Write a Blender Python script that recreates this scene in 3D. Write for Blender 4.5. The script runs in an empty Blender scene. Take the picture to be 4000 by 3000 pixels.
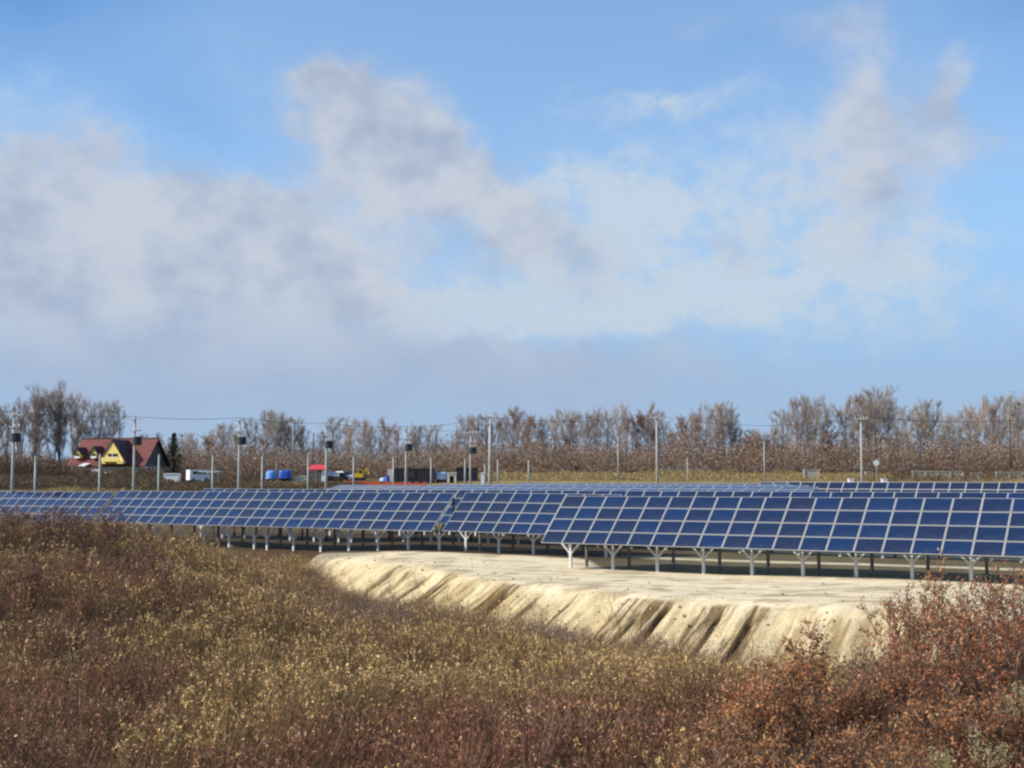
import bpy, math, random
import numpy as np
from mathutils import Vector, Matrix

scene = bpy.context.scene
COL = scene.collection
R = math.radians
rng = np.random.default_rng(7)
random.seed(7)

# ------------------------------------------------------------------ camera, sun, sky
F_PX, YH, EYE = 4800.0, 1840.0, 6.0           # focal length (px of a 4000 px wide frame), horizon row, eye height
cam = bpy.data.cameras.new('camera')
cam.sensor_width = 36.0
cam.lens = 36.0 * F_PX / 4000.0
cam.clip_start, cam.clip_end = 0.5, 6000
cam_o = bpy.data.objects.new('camera', cam)
COL.objects.link(cam_o)
cam_o.location = (0, 0, EYE)
cam_o.rotation_euler = (R(90) + math.atan((YH - 1500) / F_PX), 0, 0)
scene.camera = cam_o

SUN_EL = 33.0
sh = Vector((-0.98, -0.20, 0)).normalized()
sun_dir = Vector((sh.x * math.cos(R(SUN_EL)), sh.y * math.cos(R(SUN_EL)), math.sin(R(SUN_EL))))
sun = bpy.data.lights.new('sun', 'SUN')
sun.energy = 4.6
sun.angle = R(0.5)
sun.color = (1.0, 0.93, 0.82)
sun_o = bpy.data.objects.new('sun', sun)
COL.objects.link(sun_o)
sun_o.rotation_euler = (-sun_dir).to_track_quat('-Z', 'Y').to_euler()
sun_o.location = (0, 0, 60)

scene.view_settings.view_transform = 'Standard'
scene.view_settings.look = 'None'
scene.view_settings.gamma = 1.0
EXPO = 0.4
scene.view_settings.exposure = EXPO
scene.cycles.filter_width = 2.3
scene.cycles.max_bounces = 6


class NT:
    """small helper that builds node trees"""
    def __init__(s, tree):
        s.t = tree
        s.n = tree.nodes
        s.l = tree.links

    def new(s, typ, **kw):
        n = s.n.new(typ)
        for k, v in kw.items():
            setattr(n, k, v)
        return n

    def put(s, sock, v):
        if hasattr(v, 'is_output'):
            s.l.new(v, sock)
        elif isinstance(v, (tuple, list)) and sock.type == 'RGBA' and len(v) == 3:
            sock.default_value = (*v, 1)
        else:
            sock.default_value = v

    def math(s, op, a, b=0.0, c=0.0, clamp=False):
        n = s.new('ShaderNodeMath', operation=op, use_clamp=clamp)
        for i, v in enumerate((a, b, c)):
            s.put(n.inputs[i], v)
        return n.outputs[0]

    def vmath(s, op, a, b=(0, 0, 0)):
        n = s.new('ShaderNodeVectorMath', operation=op)
        s.put(n.inputs[0], a)
        if op == 'SCALE':
            s.put(n.inputs['Scale'], b)
        else:
            s.put(n.inputs[1], b)
        return n.outputs[0]

    def mix(s, f, a, b, blend='MIX'):
        n = s.new('ShaderNodeMix', data_type='RGBA', blend_type=blend)
        s.put(n.inputs[0], f)
        s.put(n.inputs[6], a)
        s.put(n.inputs[7], b)
        return n.outputs[2]

    def noise(s, vec, scale, detail=4, rough=0.55, dist=0.0, out=0):
        n = s.new('ShaderNodeTexNoise')
        if vec is not None:
            s.put(n.inputs['Vector'], vec)
        n.inputs['Scale'].default_value = scale
        n.inputs['Detail'].default_value = detail
        n.inputs['Roughness'].default_value = rough
        n.inputs['Distortion'].default_value = dist
        return n.outputs[out]

    def smooth(s, v, lo, hi, a=0.0, b=1.0):
        n = s.new('ShaderNodeMapRange', interpolation_type='SMOOTHSTEP')
        for k, x in zip(('Value', 'From Min', 'From Max', 'To Min', 'To Max'), (v, lo, hi, a, b)):
            s.put(n.inputs[k], x)
        return n.outputs[0]


def srgb(r, g, b):
    f = lambda c: ((c / 255 + 0.055) / 1.055) ** 2.4 if c > 10 else c / 255 / 12.92
    return (f(r), f(g), f(b))


def build_world():
    w = bpy.data.worlds.new('World')
    scene.world = w
    w.use_nodes = True
    T = NT(w.node_tree)
    T.n.clear()
    out = T.new('ShaderNodeOutputWorld')
    bg = T.new('ShaderNodeBackground')
    T.l.new(bg.outputs[0], out.inputs[0])
    sky = T.new('ShaderNodeTexSky', sky_type='NISHITA')
    sky.sun_disc = False
    sky.sun_elevation = R(SUN_EL)
    sky.sun_rotation = math.atan2(sh.x, sh.y)
    sky.air_density, sky.dust_density, sky.ozone_density = 1.0, 0.6, 1.5
    tc = T.new('ShaderNodeTexCoord').outputs['Generated']
    sep = T.new('ShaderNodeSeparateXYZ')
    T.l.new(tc, sep.inputs[0])
    az = T.math('MULTIPLY', T.math('ARCTAN2', sep.outputs[0], sep.outputs[1]), 180 / math.pi)
    el = T.math('MULTIPLY', T.math('ARCSINE', sep.outputs[2]), 180 / math.pi)
    comb = T.new('ShaderNodeCombineXYZ')
    T.l.new(az, comb.inputs[0])
    T.l.new(T.math('MULTIPLY', el, 1.25), comb.inputs[1])
    p = comb.outputs[0]                                     # degrees on the sky dome
    nv = T.vmath('SUBTRACT', T.noise(p, 0.16, 7, 0.6, 0.0, 1), (0.5, 0.5, 0.5))
    warp = T.vmath('SCALE', nv, 9.0)
    sw = T.new('ShaderNodeSeparateXYZ')
    T.l.new(warp, sw.inputs[0])
    azw = T.math('ADD', az, sw.outputs[0])
    elw = T.math('ADD', el, T.math('MULTIPLY', sw.outputs[1], 0.7))
    fine = T.noise(p, 0.5, 8, 0.62)

    def deg(x, y):
        return math.degrees(math.atan((x - 2000) / F_PX)), math.degrees(math.atan((YH - y) / F_PX))

    def blob(x, y, rx, ry, amp, rot=0.0):
        """soft cloud bank centred at a direction; radii in degrees"""
        a0, e0 = deg(x, y)
        dx, dy = T.math('SUBTRACT', azw, a0), T.math('SUBTRACT', elw, e0)
        c, sn = math.cos(R(rot)), math.sin(R(rot))
        xx = T.math('DIVIDE', T.math('ADD', T.math('MULTIPLY', dx, c), T.math('MULTIPLY', dy, sn)), rx)
        yy = T.math('DIVIDE', T.math('SUBTRACT', T.math('MULTIPLY', dy, c), T.math('MULTIPLY', dx, sn)), ry)
        d2 = T.math('ADD', T.math('MULTIPLY', xx, xx), T.math('MULTIPLY', yy, yy))
        return T.math('MULTIPLY', T.math('POWER', 2.718, T.math('MULTIPLY', d2, -1.0)), amp)

    def total(bl):
        r = bl[0]
        for q in bl[1:]:
            r = T.math('ADD', r, q)
        return r

    grey = total([
        blob(1480, 490, 3.8, 2.6, 1.0, -25), blob(1720, 640, 4.5, 2.3, 0.8, -30), blob(2080, 920, 4.8, 1.8, 0.85, -18),
        blob(1350, 330, 1.6, 1.4, 0.6), blob(300, 900, 7.5, 2.6, 1.1, -6), blob(950, 920, 6.5, 2.7, 1.15, -8),
        blob(250, 1150, 6.5, 1.8, 0.8), blob(1100, 1080, 4.2, 1.6, 0.85, -20), blob(3330, 350, 2.2, 2.4, 0.55), blob(3350, 640, 3.4, 3.8, 0.48),
        blob(3720, 430, 1.2, 1.6, 0.6), blob(3800, 640, 2.0, 1.6, 0.35), blob(2880, 960, 1.6, 1.0, 0.45), blob(3400, 880, 1.8, 2.2, 0.4),
        blob(2750, 30, 2.2, 1.0, 0.3), blob(3250, 60, 2.6, 1.4, 0.4), blob(700, 1480, 13, 2.0, 0.95), blob(2200, 1480, 11, 1.8, 0.75),
        blob(600, 1060, 12, 3.4, 0.6, -4), blob(3500, 700, 4.5, 4.0, 0.3), blob(-900, 1000, 8, 4, 0.8), blob(4700, 700, 4, 3, 0.5)])
    gm = T.math('MULTIPLY', grey, T.smooth(fine, 0.25, 0.65, 0.7, 1.12))
    gmask = T.smooth(gm, 0.10, 0.98, 0.0, 0.94)
    wisp = total([
        blob(1750, 1200, 5.0, 1.5, 1.2, 10), blob(2500, 1180, 7.5, 1.5, 1.1, 8), blob(2350, 800, 4.2, 2.4, 0.9), blob(1350, 1290, 2.6, 0.5, 0.7),
        blob(3300, 1080, 6.0, 0.8, 0.6, 9), blob(2600, 380, 4.5, 0.45, 0.4, 6), blob(900, 1330, 3.0, 0.35, 0.6), blob(100, 520, 3.0, 1.6, 0.35), blob(3100, 850, 7, 3.5, 0.48), blob(2700, 650, 8, 4.5, 0.24), blob(3500, 1250, 8, 2.2, 0.5), blob(1000, 250, 5, 2.5, 0.22)])
    wm = T.math('MULTIPLY', wisp, T.smooth(fine, 0.3, 0.7, 0.45, 1.3))
    wmask = T.smooth(wm, 0.06, 0.85, 0.0, 0.9)
    base = T.mix(1.0, T.vmath('SCALE', sky.outputs[0], SKY_K), SKY_TINT, 'MULTIPLY')
    c0 = T.mix(T.smooth(el, 2.0, 21.0, 0.95, 0.25), base, tuple(v * CL for v in srgb(146, 192, 238)))
    deep = total([blob(-200, -150, 9, 5.5, 0.9), blob(4300, 0, 6, 5, 0.6), blob(700, 430, 4, 1.6, 0.25), blob(3000, 150, 4, 1.2, 0.2)])
    c0 = T.mix(T.smooth(deep, 0.0, 1.0), c0, tuple(v * CL for v in srgb(101, 154, 216)))
    c1 = T.mix(T.smooth(el, 0.5, 10.5, 0.97, 0.0), c0, tuple(v * CL for v in srgb(165, 190, 219)))
    c2 = T.mix(wmask, c1, tuple(v * CL for v in srgb(197, 212, 227)))
    lum = T.noise(p, 0.24, 7, 0.52)
    gcol = T.mix(T.smooth(lum, 0.30, 0.62), tuple(v * CL for v in srgb(166, 180, 205)), tuple(v * CL for v in srgb(201, 208, 219)))
    gcol = T.mix(T.smooth(el, 3.0, 9.0), tuple(v * CL for v in srgb(166, 185, 214)), gcol)
    c3 = T.mix(gmask, c2, gcol)
    T.l.new(c3, bg.inputs[0])
    bg.inputs[1].default_value = SKY_STRENGTH


SKY_STRENGTH = 0.15
CL = 1.0 / SKY_STRENGTH / 2 ** EXPO           # scene value of a displayed cloud colour
SKY_K = 1.0
SKY_TINT = (0.84, 0.90, 0.99)
build_world()

# ------------------------------------------------------------------ helpers
def px(x, y, Z):
    """a point of the place: column x, row y of the 4000 px photograph, at forward distance Z"""
    return Vector(((x - 2000) / F_PX * Z, Z, EYE - (y - YH) / F_PX * Z))


def tag(o, label=None, cat=None, group=None, kind=None):
    if label: o['label'] = label
    if cat: o['category'] = cat
    if group: o['group'] = group
    if kind: o['kind'] = kind
    return o


def thing(name, label, cat, loc=(0, 0, 0), rz=0.0, group=None):
    o = bpy.data.objects.new(name, None)
    COL.objects.link(o)
    o.empty_display_size = 0.3
    o.location = loc
    o.rotation_euler = (0, 0, rz)
    return tag(o, label, cat, group)


def link(name, me, parent=None):
    o = bpy.data.objects.new(name, me)
    COL.objects.link(o)
    if parent is not None:
        o.parent = parent
    return o


def copy_tree(o, parent=None):
    c = o.copy()
    COL.objects.link(c)
    if parent is not None:
        c.parent = parent
    for ch in list(o.children):
        copy_tree(ch, c)
    return c


class MB:
    """collects shapes and links them as ONE mesh object"""
    def __init__(s):
        s.v, s.f, s.m = [], [], []

    def add(s, vs, fs, m=0):
        b = len(s.v)
        s.v += [tuple(q) for q in vs]
        s.f += [tuple(i + b for i in q) for q in fs]
        s.m += [m] * len(fs)
        return s

    def box(s, c, d, m=0, rot=None, taper=1.0):
        x, y, z = d[0] / 2, d[1] / 2, d[2] / 2
        vs = [Vector((sx * x * (taper if sz > 0 else 1), sy * y * (taper if sz > 0 else 1), sz * z)) for sz in (-1, 1) for sy in (-1, 1) for sx in (-1, 1)]
        if rot is not None:
            vs = [rot @ q for q in vs]
        c = Vector(c)
        return s.add([q + c for q in vs], [(0, 2, 3, 1), (4, 5, 7, 6), (0, 1, 5, 4), (2, 6, 7, 3), (0, 4, 6, 2), (1, 3, 7, 5)], m)

    def tube(s, a, b, r0, r1=None, n=8, m=0, cap=True):
        a, b = Vector(a), Vector(b)
        r1 = r0 if r1 is None else r1
        d = (b - a).normalized()
        u = d.orthogonal().normalized()
        w = d.cross(u)
        vs = []
        for c, r in ((a, r0), (b, r1)):
            for i in range(n):
                t = 2 * math.pi * i / n
                vs.append(c + (u * math.cos(t) + w * math.sin(t)) * r)
        fs = [(i, (i + 1) % n, n + (i + 1) % n, n + i) for i in range(n)]
        if cap:
            fs += [tuple(range(n - 1, -1, -1)), tuple(range(n, 2 * n))]
        return s.add(vs, fs, m)

    def bar(s, a, b, w, h, m=0):
        """rectangular bar from a to b"""
        a, b = Vector(a), Vector(b)
        d = b - a
        q = d.to_track_quat('X', 'Z').to_matrix()
        return s.box((a + b) / 2, (d.length, w, h), m, q)

    def prism(s, poly, axis_vec, m=0):
        """polygon (list of 3-D points) extruded by axis_vec"""
        n = len(poly)
        a = [Vector(q) for q in poly]
        b = [q + Vector(axis_vec) for q in a]
        fs = [tuple(range(n)), tuple(range(2 * n - 1, n - 1, -1))]
        fs += [(i, i + n, (i + 1) % n + n, (i + 1) % n) for i in range(n)]
        return s.add(a + b, fs, m)

    def build(s, name, mats, parent=None, smooth=False):
        me = bpy.data.meshes.new(name)
        me.from_pydata(s.v, [], s.f)
        for m in (mats if isinstance(mats, (list, tuple)) else [mats]):
            me.materials.append(m)
        if any(s.m):
            me.polygons.foreach_set('material_index', s.m)
        if smooth:
            me.polygons.foreach_set('use_smooth', [True] * len(me.polygons))
        me.update()
        return link(name, me, parent)


def np_mesh(name, V, Q, mat, C=None, smooth=False):
    """mesh from numpy arrays: V (n,3), Q (m,k), optional per-vertex colour C (n,3)"""
    me = bpy.data.meshes.new(name)
    k = Q.shape[1]
    me.vertices.add(len(V))
    me.vertices.foreach_set('co', np.ascontiguousarray(V, np.float32).ravel())
    me.loops.add(Q.size)
    me.loops.foreach_set('vertex_index', np.ascontiguousarray(Q, np.int32).ravel())
    me.polygons.add(len(Q))
    me.polygons.foreach_set('loop_start', np.arange(0, Q.size, k, dtype=np.int32))
    if smooth:
        me.polygons.foreach_set('use_smooth', np.ones(len(Q), bool))
    if C is not None:
        a = me.color_attributes.new('Col', 'FLOAT_COLOR', 'POINT')
        a.data.foreach_set('color', np.concatenate([C, np.ones((len(C), 1))], 1).astype(np.float32).ravel())
    me.materials.append(mat)
    me.update(calc_edges=True)
    me.validate()
    return me


def quads(c, u, v):
    """one diamond-ish quad per row: centre c, half axes u, v"""
    V = np.stack([c - u, c - v * 0.9, c + u, c + v], 1).reshape(-1, 3)
    return V, np.arange(len(V)).reshape(-1, 4)


def unit(a):
    return a / np.maximum(np.linalg.norm(a, axis=1, keepdims=True), 1e-9)


def rand_axes(n, size, up=0.0, aspect=0.55):
    a = unit(rng.normal(size=(n, 3)) + np.array([0, 0, up]))
    b = unit(np.cross(a, rng.normal(size=(n, 3))))
    return a * size[:, None], b * (size * aspect)[:, None]


def ribbons(a, b, w0, w1):
    """thin three-sided twigs from a to b"""
    d = unit(b - a)
    u = unit(np.cross(d, rng.normal(size=d.shape)))
    w = np.cross(d, u)
    vs = []
    for c, r in ((a, w0), (b, w1)):
        for t in (0, 2.094, 4.189):
            vs.append(c + (u * math.cos(t) + w * math.sin(t)) * r[:, None])
    V = np.stack(vs, 1).reshape(-1, 3)
    n = len(a)
    base = (np.arange(n) * 6)[:, None, None]
    Q = (base + np.array([[0, 1, 4, 3], [1, 2, 5, 4], [2, 0, 3, 5]])[None]).reshape(-1, 4)
    return V, Q


def vnoise(x, y, seed=0):
    """smooth value noise in 0..1"""
    xi, yi = np.floor(x).astype(np.int64), np.floor(y).astype(np.int64)
    xf, yf = x - xi, y - yi
    def h(i, j):
        n = (i * 374761393 + j * 668265263 + seed * 974634777) & 0xffffffff
        n = ((n ^ (n >> 13)) * 1274126177) & 0xffffffff
        return ((n ^ (n >> 16)) & 0xffff) / 65535.0
    sx, sy = xf * xf * (3 - 2 * xf), yf * yf * (3 - 2 * yf)
    return (h(xi, yi) * (1 - sx) + h(xi + 1, yi) * sx) * (1 - sy) + (h(xi, yi + 1) * (1 - sx) + h(xi + 1, yi + 1) * sx) * sy


def fbm(x, y, seed=0, o=4):
    t, a, s = 0, 0.5, 0
    for i in range(o):
        t = t + a * vnoise(x * 2 ** i, y * 2 ** i, seed + i)
        s += a
        a *= 0.5
    return t / s


def sstep(v, lo, hi):
    t = np.clip((v - lo) / (hi - lo), 0, 1)
    return t * t * (3 - 2 * t)


# ------------------------------------------------------------------ materials
def mat(name, color, rough=0.6, metal=0.0, spec=0.5, var=0.0, vscale=3.0, bump=0.0, rnd=0.0):
    """principled surface; var = procedural blotches of the colour, rnd = variation from object to object"""
    m = bpy.data.materials.new(name)
    m.use_nodes = True
    T = NT(m.node_tree)
    b = T.n['Principled BSDF']
    b.inputs['Roughness'].default_value = rough
    b.inputs['Metallic'].default_value = metal
    b.inputs['Specular IOR Level'].default_value = spec
    c = None
    pos = T.new('ShaderNodeTexCoord').outputs['Object']
    nz = T.noise(pos, vscale, 5, 0.6)
    c = T.mix(T.smooth(nz, 0.3, 0.7), tuple(max(0, v * (1 - var)) for v in color), tuple(min(1, v * (1 + var)) for v in color))
    if rnd:
        oi = T.new('ShaderNodeObjectInfo').outputs['Random']
        hs = T.new('ShaderNodeHueSaturation')
        T.l.new(c, hs.inputs['Color'])
        T.l.new(T.math('MULTIPLY_ADD', oi, 2 * rnd, 1 - rnd), hs.inputs['Value'])
        c = hs.outputs[0]
    T.l.new(c, b.inputs['Base Color'])
    if bump:
        bn = T.new('ShaderNodeBump')
        bn.inputs['Strength'].default_value = bump
        T.l.new(nz, bn.inputs['Height'])
        T.l.new(bn.outputs[0], b.inputs['Normal'])
    return m


def leaf_mat(name, rough=0.7, rnd=0.0, transl=0.25):
    """vertex-coloured plant matter, slightly translucent"""
    m = bpy.data.materials.new(name)
    m.use_nodes = True
    T = NT(m.node_tree)
    b = T.n['Principled BSDF']
    c = T.new('ShaderNodeVertexColor', layer_name='Col').outputs[0]
    if rnd:
        oi = T.new('ShaderNodeObjectInfo').outputs['Random']
        hs = T.new('ShaderNodeHueSaturation')
        T.l.new(c, hs.inputs['Color'])
        T.l.new(T.math('MULTIPLY_ADD', oi, 2 * rnd, 1 - rnd), hs.inputs['Value'])
        T.l.new(T.math('MULTIPLY_ADD', T.math('FRACT', T.math('MULTIPLY', oi, 7.13)), 0.018, 0.494), hs.inputs['Hue'])
        c = hs.outputs[0]
    T.l.new(c, b.inputs['Base Color'])
    b.inputs['Roughness'].default_value = rough
    b.inputs['Specular IOR Level'].default_value = 0.2
    if transl:
        tr = T.new('ShaderNodeBsdfTranslucent')
        T.l.new(c, tr.inputs[0])
        mx = T.new('ShaderNodeMixShader')
        mx.inputs[0].default_value = transl
        T.l.new(b.outputs[0], mx.inputs[1])
        T.l.new(tr.outputs[0], mx.inputs[2])
        T.l.new(mx.outputs[0], T.n['Material Output'].inputs[0])
    return m


def solar_mat():
    m = bpy.data.materials.new('solar_glass')
    m.use_nodes = True
    T = NT(m.node_tree)
    b = T.n['Principled BSDF']
    oi = T.new('ShaderNodeObjectInfo').outputs['Random']
    pos = T.new('ShaderNodeTexCoord').outputs['Object']
    # silicon cells, 9 x 6 to a module, with thin pale gaps, and faint crystal mottling
    sep = T.new('ShaderNodeSeparateXYZ')
    T.l.new(pos, sep.inputs[0])
    def gap(s, pitch):
        f = T.math('ABSOLUTE', T.math('SUBTRACT', T.math('FRACT', T.math('DIVIDE', s, pitch)), 0.5))
        return T.math('GREATER_THAN', f, 0.485)
    g = T.math('MAXIMUM', gap(sep.outputs[0], 1.41 / 9), gap(sep.outputs[1], 0.92 / 6))
    r = T.new('ShaderNodeValToRGB')
    r.color_ramp.elements[0].color = (0.003, 0.019, 0.072, 1)
    r.color_ramp.elements[1].color = (0.010, 0.013, 0.030, 1)
    e = r.color_ramp.elements.new(0.4)
    e.color = (0.0045, 0.014, 0.048, 1)
    T.l.new(oi, r.inputs[0])
    vo = T.new('ShaderNodeTexVoronoi')
    T.l.new(pos, vo.inputs['Vector'])
    vo.inputs['Scale'].default_value = 30
    c = T.mix(T.math('MULTIPLY', vo.outputs['Distance'], 0.5), r.outputs[0], (0.012, 0.036, 0.11))
    c = T.mix(T.math('MULTIPLY', g, 0.25), c, (0.2, 0.22, 0.26))
    dust = T.math('MULTIPLY', T.smooth(T.noise(pos, 1.6, 4, 0.6), 0.35, 0.75), T.smooth(sep.outputs[1], 0.2, -0.48, 0.01, 0.08))
    c = T.mix(dust, c, (0.26, 0.23, 0.18))
    T.l.new(c, b.inputs['Base Color'])
    T.l.new(T.math('MULTIPLY_ADD', dust, 1.5, 0.07), b.inputs['Roughness'])
    b.inputs['Roughness'].default_value = 0.09
    b.inputs['IOR'].default_value = 1.45
    return m


M = {
    'solar': solar_mat(),
    'alu': mat('anodised_aluminium', (0.40, 0.39, 0.365), 0.42, 0.0, 0.5, 0.08, 4, rnd=0.06),
    'galv': mat('galvanised_steel', (0.56, 0.57, 0.55), 0.45, 0.0, 0.5, 0.12, 6),
    'shaded_galv': mat('shaded_steel', (0.10, 0.105, 0.10), 0.6, 0.0, 0.3, 0.2, 5),  # galvanised steel darkened in colour for the shade under the panels
    'concrete': mat('pole_concrete', (0.40, 0.385, 0.34), 0.85, var=0.12, vscale=2),
    'grey_post': mat('grey_steel_post', (0.27, 0.29, 0.27), 0.5, var=0.15),
    'black': mat('black_paint', (0.012, 0.014, 0.018), 0.45),
    'ceramic': mat('white_ceramic', (0.7, 0.7, 0.68), 0.25),
    'cable': mat('cable_rubber', (0.03, 0.035, 0.05), 0.6),
    'roof_red': mat('red_roof', (0.17, 0.042, 0.034), 0.75, var=0.3, vscale=1.5, bump=0.2),
    'yellow_wall': mat('yellow_render', (0.84, 0.64, 0.20), 0.85, var=0.08),
    'cream': mat('cream_render', (0.6, 0.55, 0.42), 0.85, var=0.1),
    'grey_wall': mat('grey_siding', (0.13, 0.12, 0.125), 0.8, var=0.1),
    'white': mat('white_paint', (0.78, 0.78, 0.76), 0.4, var=0.04),
    'glass': mat('dark_window_glass', (0.015, 0.018, 0.024), 0.08),
    'trim': mat('dark_trim', (0.05, 0.02, 0.02), 0.6),
    'blue_tarp': mat('blue_tarpaulin', (0.025, 0.09, 0.42), 0.45, var=0.2, vscale=2, bump=0.4),
    'light_tarp': mat('light_blue_tarpaulin', (0.10, 0.27, 0.60), 0.5, var=0.15, vscale=2, bump=0.4),
    'pale_tarp': mat('pale_blue_sheet', (0.36, 0.46, 0.62), 0.55, var=0.15, vscale=2, bump=0.3),
    'red': mat('red_sheet_metal', (0.62, 0.04, 0.045), 0.4, var=0.08),
    'yellow': mat('yellow_machine_paint', (0.75, 0.48, 0.03), 0.4, var=0.05),
    'orange': mat('orange_netting', (0.62, 0.10, 0.03), 0.7, var=0.2),
    'dark_box': mat('dark_brown_steel', (0.035, 0.026, 0.030), 0.55, var=0.2),
    'beige': mat('beige_board', (0.62, 0.50, 0.42), 0.8, var=0.06),
    'rubber': mat('tyre_rubber', (0.015, 0.015, 0.016), 0.8),
    'stone': mat('weathered_concrete_wall', (0.42, 0.38, 0.29), 0.9, var=0.2, vscale=0.8, bump=0.3),
    'rock': mat('broken_stone', (0.34, 0.29, 0.22), 0.9, var=0.35, vscale=2.5, bump=0.6),
    'clod': mat('dry_earth_clods', (0.33, 0.25, 0.15), 0.95, var=0.45, vscale=0.8),
    'bark': mat('grey_brown_bark', (0.17, 0.138, 0.108), 0.9, var=0.25, vscale=1.5, rnd=0.25),
    'twig': leaf_mat('bare_twigs', 0.8, rnd=0.28, transl=0.0),
    'plant': leaf_mat('dry_plants'),
    'leaf': leaf_mat('withered_leaves', rnd=0.12, transl=0.45),
    'needle': leaf_mat('conifer_needles', transl=0.1),
    'bird': mat('dark_feathers', (0.02, 0.02, 0.022), 0.7),
}

# ------------------------------------------------------------------ the lie of the land
AL = 0.582                                     # the panel rows run at this angle to the picture plane
CA, SA = math.cos(AL), math.sin(AL)


def to_ud(X, Y):
    return CA * X - SA * Y, SA * X + CA * Y


def from_ud(u, D):
    return CA * u + SA * D, -SA * u + CA * D


_ctrl = []
for x in (-900, 0, 1000, 2000, 3000, 4000, 4900):
    _ctrl += [(x, 3000, 22), (x, 3420, 15)]
_ctrl += [(-900, 2700, 28), (0, 2700, 28), (1000, 2700, 28.5), (2000, 2700, 29.5), (3000, 2700, 30), (4000, 2680, 27.5), (4900, 2680, 27),
          (-900, 2450, 33), (0, 2450, 34), (800, 2500, 34.5), (1500, 2520, 37), (2000, 2550, 43), (2500, 2600, 43), (3000, 2640, 40),
          (0, 2330, 37.5), (500, 2340, 38.5), (1000, 2370, 42), (1400, 2390, 49), (0, 2190, 42), (400, 2190, 44), (800, 2210, 50), (1000, 2225, 62),
          (-900, 2020, 47), (0, 2052, 50), (400, 2062, 52), (620, 2105, 56), (760, 2140, 62), (950, 2160, 78), (1030, 2178, 90),
          (1120, 2262, 76), (1190, 2300, 72), (1280, 2330, 69), (1400, 2340, 66), (1700, 2425, 61), (2000, 2430, 59), (2300, 2462, 55), (2600, 2540, 51), (2900, 2605, 47),
          (3300, 2620, 42), (3700, 2620, 38), (4300, 2600, 38), (4900, 2600, 38)]
_P, _Zc = [], []
for x, y, Z in _ctrl:
    q = px(x, y, Z)
    _P.append((q.x, q.y))
    _Zc.append(q.z - 0.75)
for X, Y, z in [(0, 5, 2.9), (-12, 4, 2.9), (12, 4, 2.9), (-30, 62, 0.4), (-45, 60, 0.6), (-22, 66, -0.2), (-21, 73, -1.0), (-21, 84, -1.5), (-20, 100, -1.6),
                (-40, 80, -1.4), (-60, 80, -1.4), (0, 76, -3.6), (14, 63, -3.6), (24, 52, -3.6), (36, 42, -3.4), (-8, 82, -3.0), (10, 85, -4), (40, 60, -4), (-45, 110, -2), (0, 110, -4), (50, 90, -4)]:
    _P.append((X, Y))
    _Zc.append(z)
_P, _Zc = np.array(_P), np.array(_Zc)
_n = len(_P)
_A = np.zeros((_n + 3, _n + 3))
_A[:_n, :_n] = -np.linalg.norm(_P[:, None] - _P[None], axis=2) + np.eye(_n) * 0.0
_A[:_n, _n:] = np.c_[np.ones(_n), _P]
_A[_n:, :_n] = _A[:_n, _n:].T
_W = np.linalg.solve(_A, np.r_[_Zc, 0, 0, 0])


def f_veg(X, Y):
    """height of the scrub-covered foreground"""
    sh_ = X.shape
    X, Y = X.ravel(), Y.ravel()
    out = np.empty(len(X))
    for i in range(0, len(X), 20000):
        s = slice(i, i + 20000)
        d = np.hypot(X[s, None] - _P[None, :, 0], Y[s, None] - _P[None, :, 1])
        out[s] = -d @ _W[:_n] + _W[_n] + _W[_n + 1] * X[s] + _W[_n + 2] * Y[s]
    far = np.maximum(0, np.hypot(X, Y - 45) - 75)
    return (out - far * 0.2 + 1.3 * (fbm(X / 3.8, Y / 4.6, 5) - 0.5)).reshape(sh_)


BROW_U = np.array([-200, -68, -64, -57, -52, -46, -40, -34, -28, -20, -10, 200])
BROW_D = np.array([76, 75.2, 70.0, 67.0, 64.2, 61.2, 57.7, 55.6, 54.0, 53.0, 52.8, 52.6])
RILLS = [(-43.3, 0.16, 0.55, 0.4), (-42.5, 0.10, 0.25, 0.9), (-48.4, 0.22, 0.35, 0.3), (-50.3, 0.3, 0.35, 0.2), (-36.6, 0.16, 0.6, 0.5), (-37.6, 0.10, 0.3, 0.8),
         (-34.2, 0.10, 0.22, 0.8), (-27.2, 0.12, 0.3, 0.9), (-26.0, 0.16, 0.5, 0.1), (-23.2, 0.12, 0.3, 0.0), (-21.5, 0.10, 0.3, 0.3), (-31.8, 0.08, 0.18, 0.2),
         (-45.6, 0.14, 0.3, 0.2), (-24.2, 0.1, 0.2, 0.9), (-19.5, 0.08, 0.15, 0.6)]


def pad_z(X, Y):
    z = -0.5 * sstep(-X, 5, 17)
    wr = sstep(X, -30, 5)
    right = np.interp(Y, [138, 150, 170, 200, 240, 262, 320, 2500], [0, 0.9, 2.7, 4.4, 5.75, 6.0, 6.2, 8])
    left = np.interp(Y, [138, 150, 165, 190, 225, 300, 2500], [0, 1.6, 3.6, 4.7, 5.2, 5.7, 8])
    z = z + 0.28 * sstep(X, 9, 22) * (1 - sstep(Y, 66, 90))
    return z + wr * right + (1 - wr) * left


def fall_line(u, d):
    """coordinate that is constant down the slope of the bank"""
    dp = np.interp(u, [-60, -52, -46, -40, -34, -28, -20], [-0.95, -0.75, -0.6, -0.45, -0.3, -0.14, -0.03])
    return u - dp * np.clip(d, -3, 8) / (1 + dp * dp)


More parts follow.
